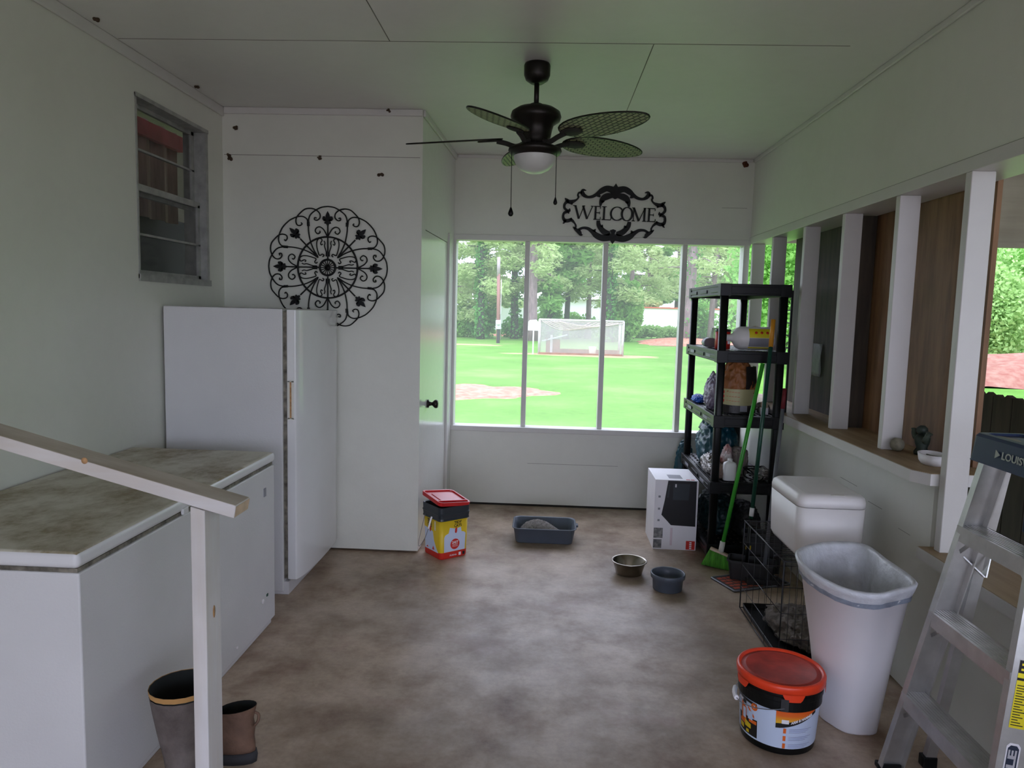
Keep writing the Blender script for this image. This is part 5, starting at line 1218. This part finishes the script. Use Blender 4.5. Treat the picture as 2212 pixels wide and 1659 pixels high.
# the pines and broadleaf trees seen through the screened opening
pine(-5.9, 47, 11, .20, 1, 'pine at the left edge of the screened view, low light-green boughs', 5200, 1.6, 3.2)
pine(-3.9, 44, 11, .22, 2, 'pine with a dark ivy-covered trunk just left of the utility pole', 4600, 3.2, 3.0, ivy=130, barkm='bark_dark')
pine(-1.85, 46, 12, .26, 3, 'forked dark pine between the utility pole and first mullion', 4200, 2.7, 3.0, barkm='bark_dark', ivy=60)
pine(-.72, 43.5, 13, .40, 4, 'thick purple-brown pine trunk just right of the first mullion', 3600, 3.6, 2.8)
pine(.45, 47, 12, .28, 5, 'ivy-wrapped tree left of centre in the second bay', 4300, 3.0, 3.0, 'leaf', 'bark_dark', ivy=170, sz=.20)
pine(1.45, 48, 12, .20, 6, 'thin dark-trunked pine in the middle of the second bay', 4600, 3.2, 3.2, barkm='bark_dark')
pine(3.0, 50, 12, .20, 7, 'pine with drooping boughs over the second bay', 4800, 2.6, 3.6)
pine(4.0, 45, 12, .24, 8, 'ivy-clad trunk just right of the second mullion', 4200, 3.2, 2.8, barkm='bark_dark', ivy=150)
pine(6.2, 52, 12, .20, 9, 'pale pine standing above the white trailer', 4800, 3.4, 3.6)
pine(8.75, 44, 14, .36, 10, 'big trunk with climbing ivy standing in the red straw mound', 3600, 4.6, 2.8, ivy=40)
pine(11.2, 49, 12, .20, 11, 'open-branched pine near the right end of the screened view', 4300, 3.6, 3.4)
pine(13.6, 50, 12, .2, 12, 'pine at the right edge of the screened view behind the shelves', 4600, 2.6, 3.4)
for k, (x, y) in enumerate(((-9, 58), (-5, 62), (-1.0, 72), (3.2, 73), (6.6, 70), (9.6, 68), (12.6, 70), (15.5, 67), (18.5, 68))):
    pine(x, y, 11, .22, 30 + k, 'hazy pine in the row behind the lawn trees', 5200, 3.0, 4.6, sz=.20, leafm='pine' if k % 2 else 'leaf', grp='far row of pines')
bush(-5.3, 47, 1.7, 1.9, 3800, 'leaf', 'large bright shrub at the left edge of the screened view', 41)
bush(-3.9, 46.5, 1.2, 2.2, 2600, 'ivy', 'dark shrub at the foot of the ivy pine by the utility pole', 42)
bush(-1.7, 48.5, 1.3, 1.1, 2000, 'ivy', 'low dark shrub behind the first mullion', 43)
bush(.6, 50, 1.3, 2.4, 2600, 'leaf', 'leafy shrub under the ivy-wrapped tree', 44)
bush(2.6, 51, 1.4, 1.5, 2400, 'leaf', 'rounded shrub behind the netted pen', 45)
bush(5.1, 46, 1.15, 3.0, 4200, 'leaf', 'small bright broadleaf tree right of the netted pen', 46, .18)
bush(11.2, 52, 1.5, 2.2, 2600, 'leaf', 'bright shrub right of the big ivy trunk', 47)
bush(14.0, 50, 1.8, 2.4, 2800, 'weeds', 'pale tangled shrub at the right of the screened view', 48)
for k, x in enumerate((6.0, 7.6, 9.4, 11.4, 13.4)): bush(x, 55 - k * .6, 1.2, .75, 1500, 'weeds', 'low tall-grass clump in front of the white trailer', 50 + k, .14, 'weed_clump', 'weed clumps by the trailer', False)
# right-hand side greenery
for k, (x, y, r_, h) in enumerate(((14.5, 25.5, 2.2, 3.6), (17.5, 27, 2.4, 4.2), (20.5, 28, 2.4, 4.4), (16, 30, 2.8, 6.5), (20, 33, 3.0, 7.5))):
    bush(x, y, r_, h, 11000, 'leaf' if k % 2 else 'weeds', 'bank shrub outside the big stud on the right', 60 + k, .10, 'shrub', 'shrubs on the red bank')
for k, (x, y, r_, h) in enumerate(((7.2, 17.0, 1.3, 2.6), (9.5, 21.5, 1.6, 3.4), (8.4, 26, 2.0, 5.4), (11.0, 31, 2.4, 7.0))): bush(x, y, r_, h, 5000, 'leaf', 'leafy shrub showing through the gap between the far studs', 70 + k, .12, 'shrub', 'shrubs beyond the far studs')

hg = foliage(MB(), [(12.0 + .8 * sin(k * 2.1), -9 + k * 1.5, 1.8 + .4 * sin(k * 1.3), 1.8, 2.1, 1300) for k in range(17)], .16, 90, .8, 1.6).obj('sky_blocker', M['ivy'], fix=False)  # unseen foliage added to block low sky and dim the left wall
hg.location = (0, 0, GZ); tag(hg, 'unseen row of foliage added at the right to hold back low sky', 'sky_blocker', kind='stuff')
for k, (x, y) in enumerate(((-10, 46), (-13.5, 49), (-17, 47), (-21, 50))):
    pine(x, y, 11, .22, 80 + k, 'pine at the far left of the lawn, beside the screened view', 3600, 2.2, 3.6, sz=.16, grp='pines behind the lawn')

# utility pole, pen, doghouse, trailer
UP = thing('utility_pole', 'reddish wooden service pole with a grey meter near its foot', 'utility pole', (-2.46, 39.0, GZ))
mb = MB(); mb.tube([(0, 0, -.1), (-.03, 0, 2.4), (-.06, 0, 3.7)], [.10, .095, .088], 12); mb.obj('pole', M['polewood'], UP)
mb = MB(); mb.tube([(-.06, 0, 3.6), (-.065, 0, 4.6)], .088, 12); mb.obj('pole_top', M['greymetal'] if False else mat('weathered_pole_top', (.36, .30, .30), .8), UP)
mb = MB(); mb.tube([(.12, -.03, .2), (.10, -.03, 3.4)], .022, 6); mb.obj('conduit', M['mlight'], UP)
mb = MB(); mb.bb(-.14, .16, -.22, -.09, .75, 1.25); mb.obj('meter_box', M['mlight'], UP, bevel=.03)
mb = MB(); mb.lathe([(.0001, .10), (.09, .08), (.10, 0), (.0001, 0)], (.01, -.22, 1.05), 16, rot=Matrix.Rotation(radians(90), 3, 'X')); mb.obj('meter_dial', M['frost'], UP)
mb = MB(); mb.bb(-.06, .08, -.18, -.09, 0, .75); mb.obj('meter_riser', M['blackpl_m'], UP)
PN = thing('netted_pen', 'pale framed pen draped with netting in the middle of the lawn', 'pen', (1.5, 29.9, GZ))
mb = MB()
for x in (-1.68, 1.70):
    for y in (-.55, .75): mb.tube([(x, y, 0), (x, y, 1.42 - (.06 if y > 0 else 0))], .05, 8)
for y, z in ((-.55, 1.42), (.75, 1.36)): mb.tube([(-1.70, y, z), (1.72, y, z)], .045, 8)
for x in (-1.68, 1.70): mb.tube([(x, -.55, 1.42), (x, .75, 1.36)], .04, 8)
mb.obj('pen_frame', M['pvc'], PN)
mb = MB(); mb.bb(-.8, 1.7, .70, .80, .0, .20); mb.bb(-1.7, 1.7, -.60, -.54, 0, .10); mb.obj('base_board', M['doghouse'], PN)
nm, nt_, b_ = _nt('pen_netting'); tc = nt_.nodes.new('ShaderNodeTexCoord'); mpn = nt_.nodes.new('ShaderNodeMapping'); mpn.inputs['Rotation'].default_value = (0, radians(45), 0); nt_.links.new(tc.outputs['Object'], mpn.inputs[0])
b_.inputs['Base Color'].default_value = (.62, .58, .55, 1); b_.inputs['Roughness'].default_value = .9; b_.inputs['Alpha'].default_value = .20
M['netting'] = nm
mb = MB(); mb.bb(-1.68, 1.70, -.552, -.548, .05, 1.40); mb.bb(-1.682, -1.678, -.55, .75, .05, 1.38); mb.bb(1.698, 1.702, -.55, .75, .05, 1.38); mb.bb(-1.68, 1.70, .748, .752, .1, 1.35)
mb.obj('netting', nm, PN)
mb = MB(); rnd = random.Random(2)
for k in range(7):
    x0 = -1.6 + k * .12; P = [(x0 + (2.0 + .1 * k) * u, -.56 - .01 * k, 1.36 - (.36 - .03 * k) * sin(pi * u) + .02 * rnd.random()) for u in [q / 10 for q in range(11)]]; mb.tube(P, .016, 5)
mb.obj('bunched_net', M['net'], PN)
DH = thing('doghouse', 'red-brown little doghouse with a slanted tin roof inside the pen', 'doghouse', (.35, 29.9, GZ))
bb('house_walls', M['doghouse'], (-.25, .33, -.25, .25, 0, .62), parent=DH)
mb = MB(); mb.prism([(-.42, .52), (.62, .80), (.62, .83), (-.42, .55)], -.35, .35, 'xz'); mb.obj('tin_roof', M['tin'], DH)
bb('corner_board', M['pvc'], (-.08, .02, -.30, -.25, 0, .80), parent=DH)
o = MB().lathe([(.0001, 0), (.13, 0), (.16, .30), (.165, .32), (.15, .32), (.12, .02), (.0001, .02)], n=20).obj('white_bucket', M['white']); o.location = (2.05, 30.2, GZ + .02); tag(o, 'white bucket standing inside the netted pen', 'bucket')
mb = MB(); mb.prism([(-.22, 0), (.22, 0), (.24, .30), (.10, .44), (-.16, .42), (-.24, .32)], -.015, .015, 'xz'); o = mb.obj('white_board', M['white']); o.location = (-.42, 29.28, .82); tag(o, 'white board leaning at the left corner of the pen', 'board')
bb('stake', M['pvc'], (-.03, .03, -.03, .015, -.98, .05), parent=o)
TL = thing('trailer_home', 'long white trailer home with a red roof edge behind the trees', 'trailer', (11.0, 63, GZ))
bb('trailer_body', M['trailer'], (-6.2, 3.8, -1.5, 1.5, .35, 2.30), parent=TL); bb('roof_edge', M['redtrim'], (-6.3, 3.9, -1.6, 1.6, 2.30, 2.42), parent=TL)
mb = MB(); mb.lathe([(.35, .0), (.35, .18), (.2, .3), (.0001, .32)], (-.6, -.4, 2.42), 16); mb.obj('roof_vent', M['trailer'], TL)
bb('door_opening', M['blackpl'], (2.3, 3.2, -1.52, -1.49, .5, 1.9), parent=TL)
WH = thing('white_house', 'low white house glimpsed between the trunks at the left', 'house', (-.5, 68, GZ))
bb('house_wall', M['trailer'], (-4.6, 5.6, -2, 2, 0, 3.0), parent=WH); mb = MB(); mb.prism([(-2.6, 3.0), (2.6, 3.0), (0, 4.0)], -4.9, 5.9, 'yz'); mb.obj('house_roof', M['trailer'], WH)

# ------------------------------------------------------------------ light, camera
W_ = bpy.data.worlds.new('overcast_sky'); SC.world = W_; W_.use_nodes = True
nt = W_.node_tree; bg = nt.nodes['Background']
tc = nt.nodes.new('ShaderNodeTexCoord'); nz = nt.nodes.new('ShaderNodeTexNoise'); nz.inputs['Scale'].default_value = 2.2; nz.inputs['Detail'].default_value = 5
nt.links.new(tc.outputs['Generated'], nz.inputs['Vector'])
rp_ = ramp(nt, [(.35, (.70, .77, 1.06)), (.65, (.89, .93, 1.10))]); nt.links.new(nz.outputs[0], rp_.inputs[0])
sy = nt.nodes.new('ShaderNodeSeparateXYZ'); nt.links.new(tc.outputs['Generated'], sy.inputs[0])
mr = nt.nodes.new('ShaderNodeMapRange'); mr.inputs[1].default_value = .25; mr.inputs[2].default_value = -.6; mr.inputs[3].default_value = 1; mr.inputs[4].default_value = REAR
nt.links.new(sy.outputs[1], mr.inputs[0])
nt.links.new(mix(nt, 1, rp_.outputs[0], mr.outputs[0], 'MULTIPLY'), bg.inputs[0]); bg.inputs[1].default_value = SKY
if SUN:
    sl = bpy.data.lights.new('hazy_sun', 'SUN'); sl.energy = SUN; sl.angle = radians(25); sl.color = (1, .97, .90)
    so = bpy.data.objects.new('hazy_sun', sl); COL.objects.link(so); so.rotation_euler = (radians(28), radians(12), 0)
# daylight portals in the openings
def portal(name, loc, rot, sx, sy):
    l = bpy.data.lights.new(name, 'AREA'); l.shape = 'RECTANGLE'; l.size = sx; l.size_y = sy; l.cycles.is_portal = True
    o = bpy.data.objects.new(name, l); COL.objects.link(o); o.location = loc; o.rotation_euler = rot
cd = bpy.data.cameras.new('camera'); cam = bpy.data.objects.new('camera', cd); COL.objects.link(cam); SC.camera = cam
F_ = 1558.0; cd.sensor_fit = 'HORIZONTAL'; cd.sensor_width = 36; cd.lens = 36 * F_ / 2212; cd.clip_start = .02; cd.clip_end = 400
yaw, pit, rol = radians(-2.415), radians(-5.71), radians(1.487)
f = Vector((sin(yaw) * cos(pit), cos(yaw) * cos(pit), sin(pit))); r = Vector((cos(yaw), -sin(yaw), 0)); u = r.cross(f)
r2 = r * cos(rol) + u * sin(rol); u2 = -r * sin(rol) + u * cos(rol)
cam.matrix_world = Matrix(((r2.x, u2.x, -f.x, 0), (r2.y, u2.y, -f.y, 0), (r2.z, u2.z, -f.z, 1.55), (0, 0, 0, 1)))
SC.view_settings.view_transform = 'Standard'; SC.view_settings.look = 'None'; SC.view_settings.gamma = 1; SC.view_settings.use_curve_mapping = False
SC.view_settings.exposure = EXPO
SC.cycles.use_denoising = True; SC.cycles.max_bounces = 10; SC.cycles.diffuse_bounces = 6; SC.cycles.transparent_max_bounces = 12
SC.cycles.sample_clamp_indirect = 6; SC.cycles.caustics_reflective = False; SC.cycles.caustics_refractive = False
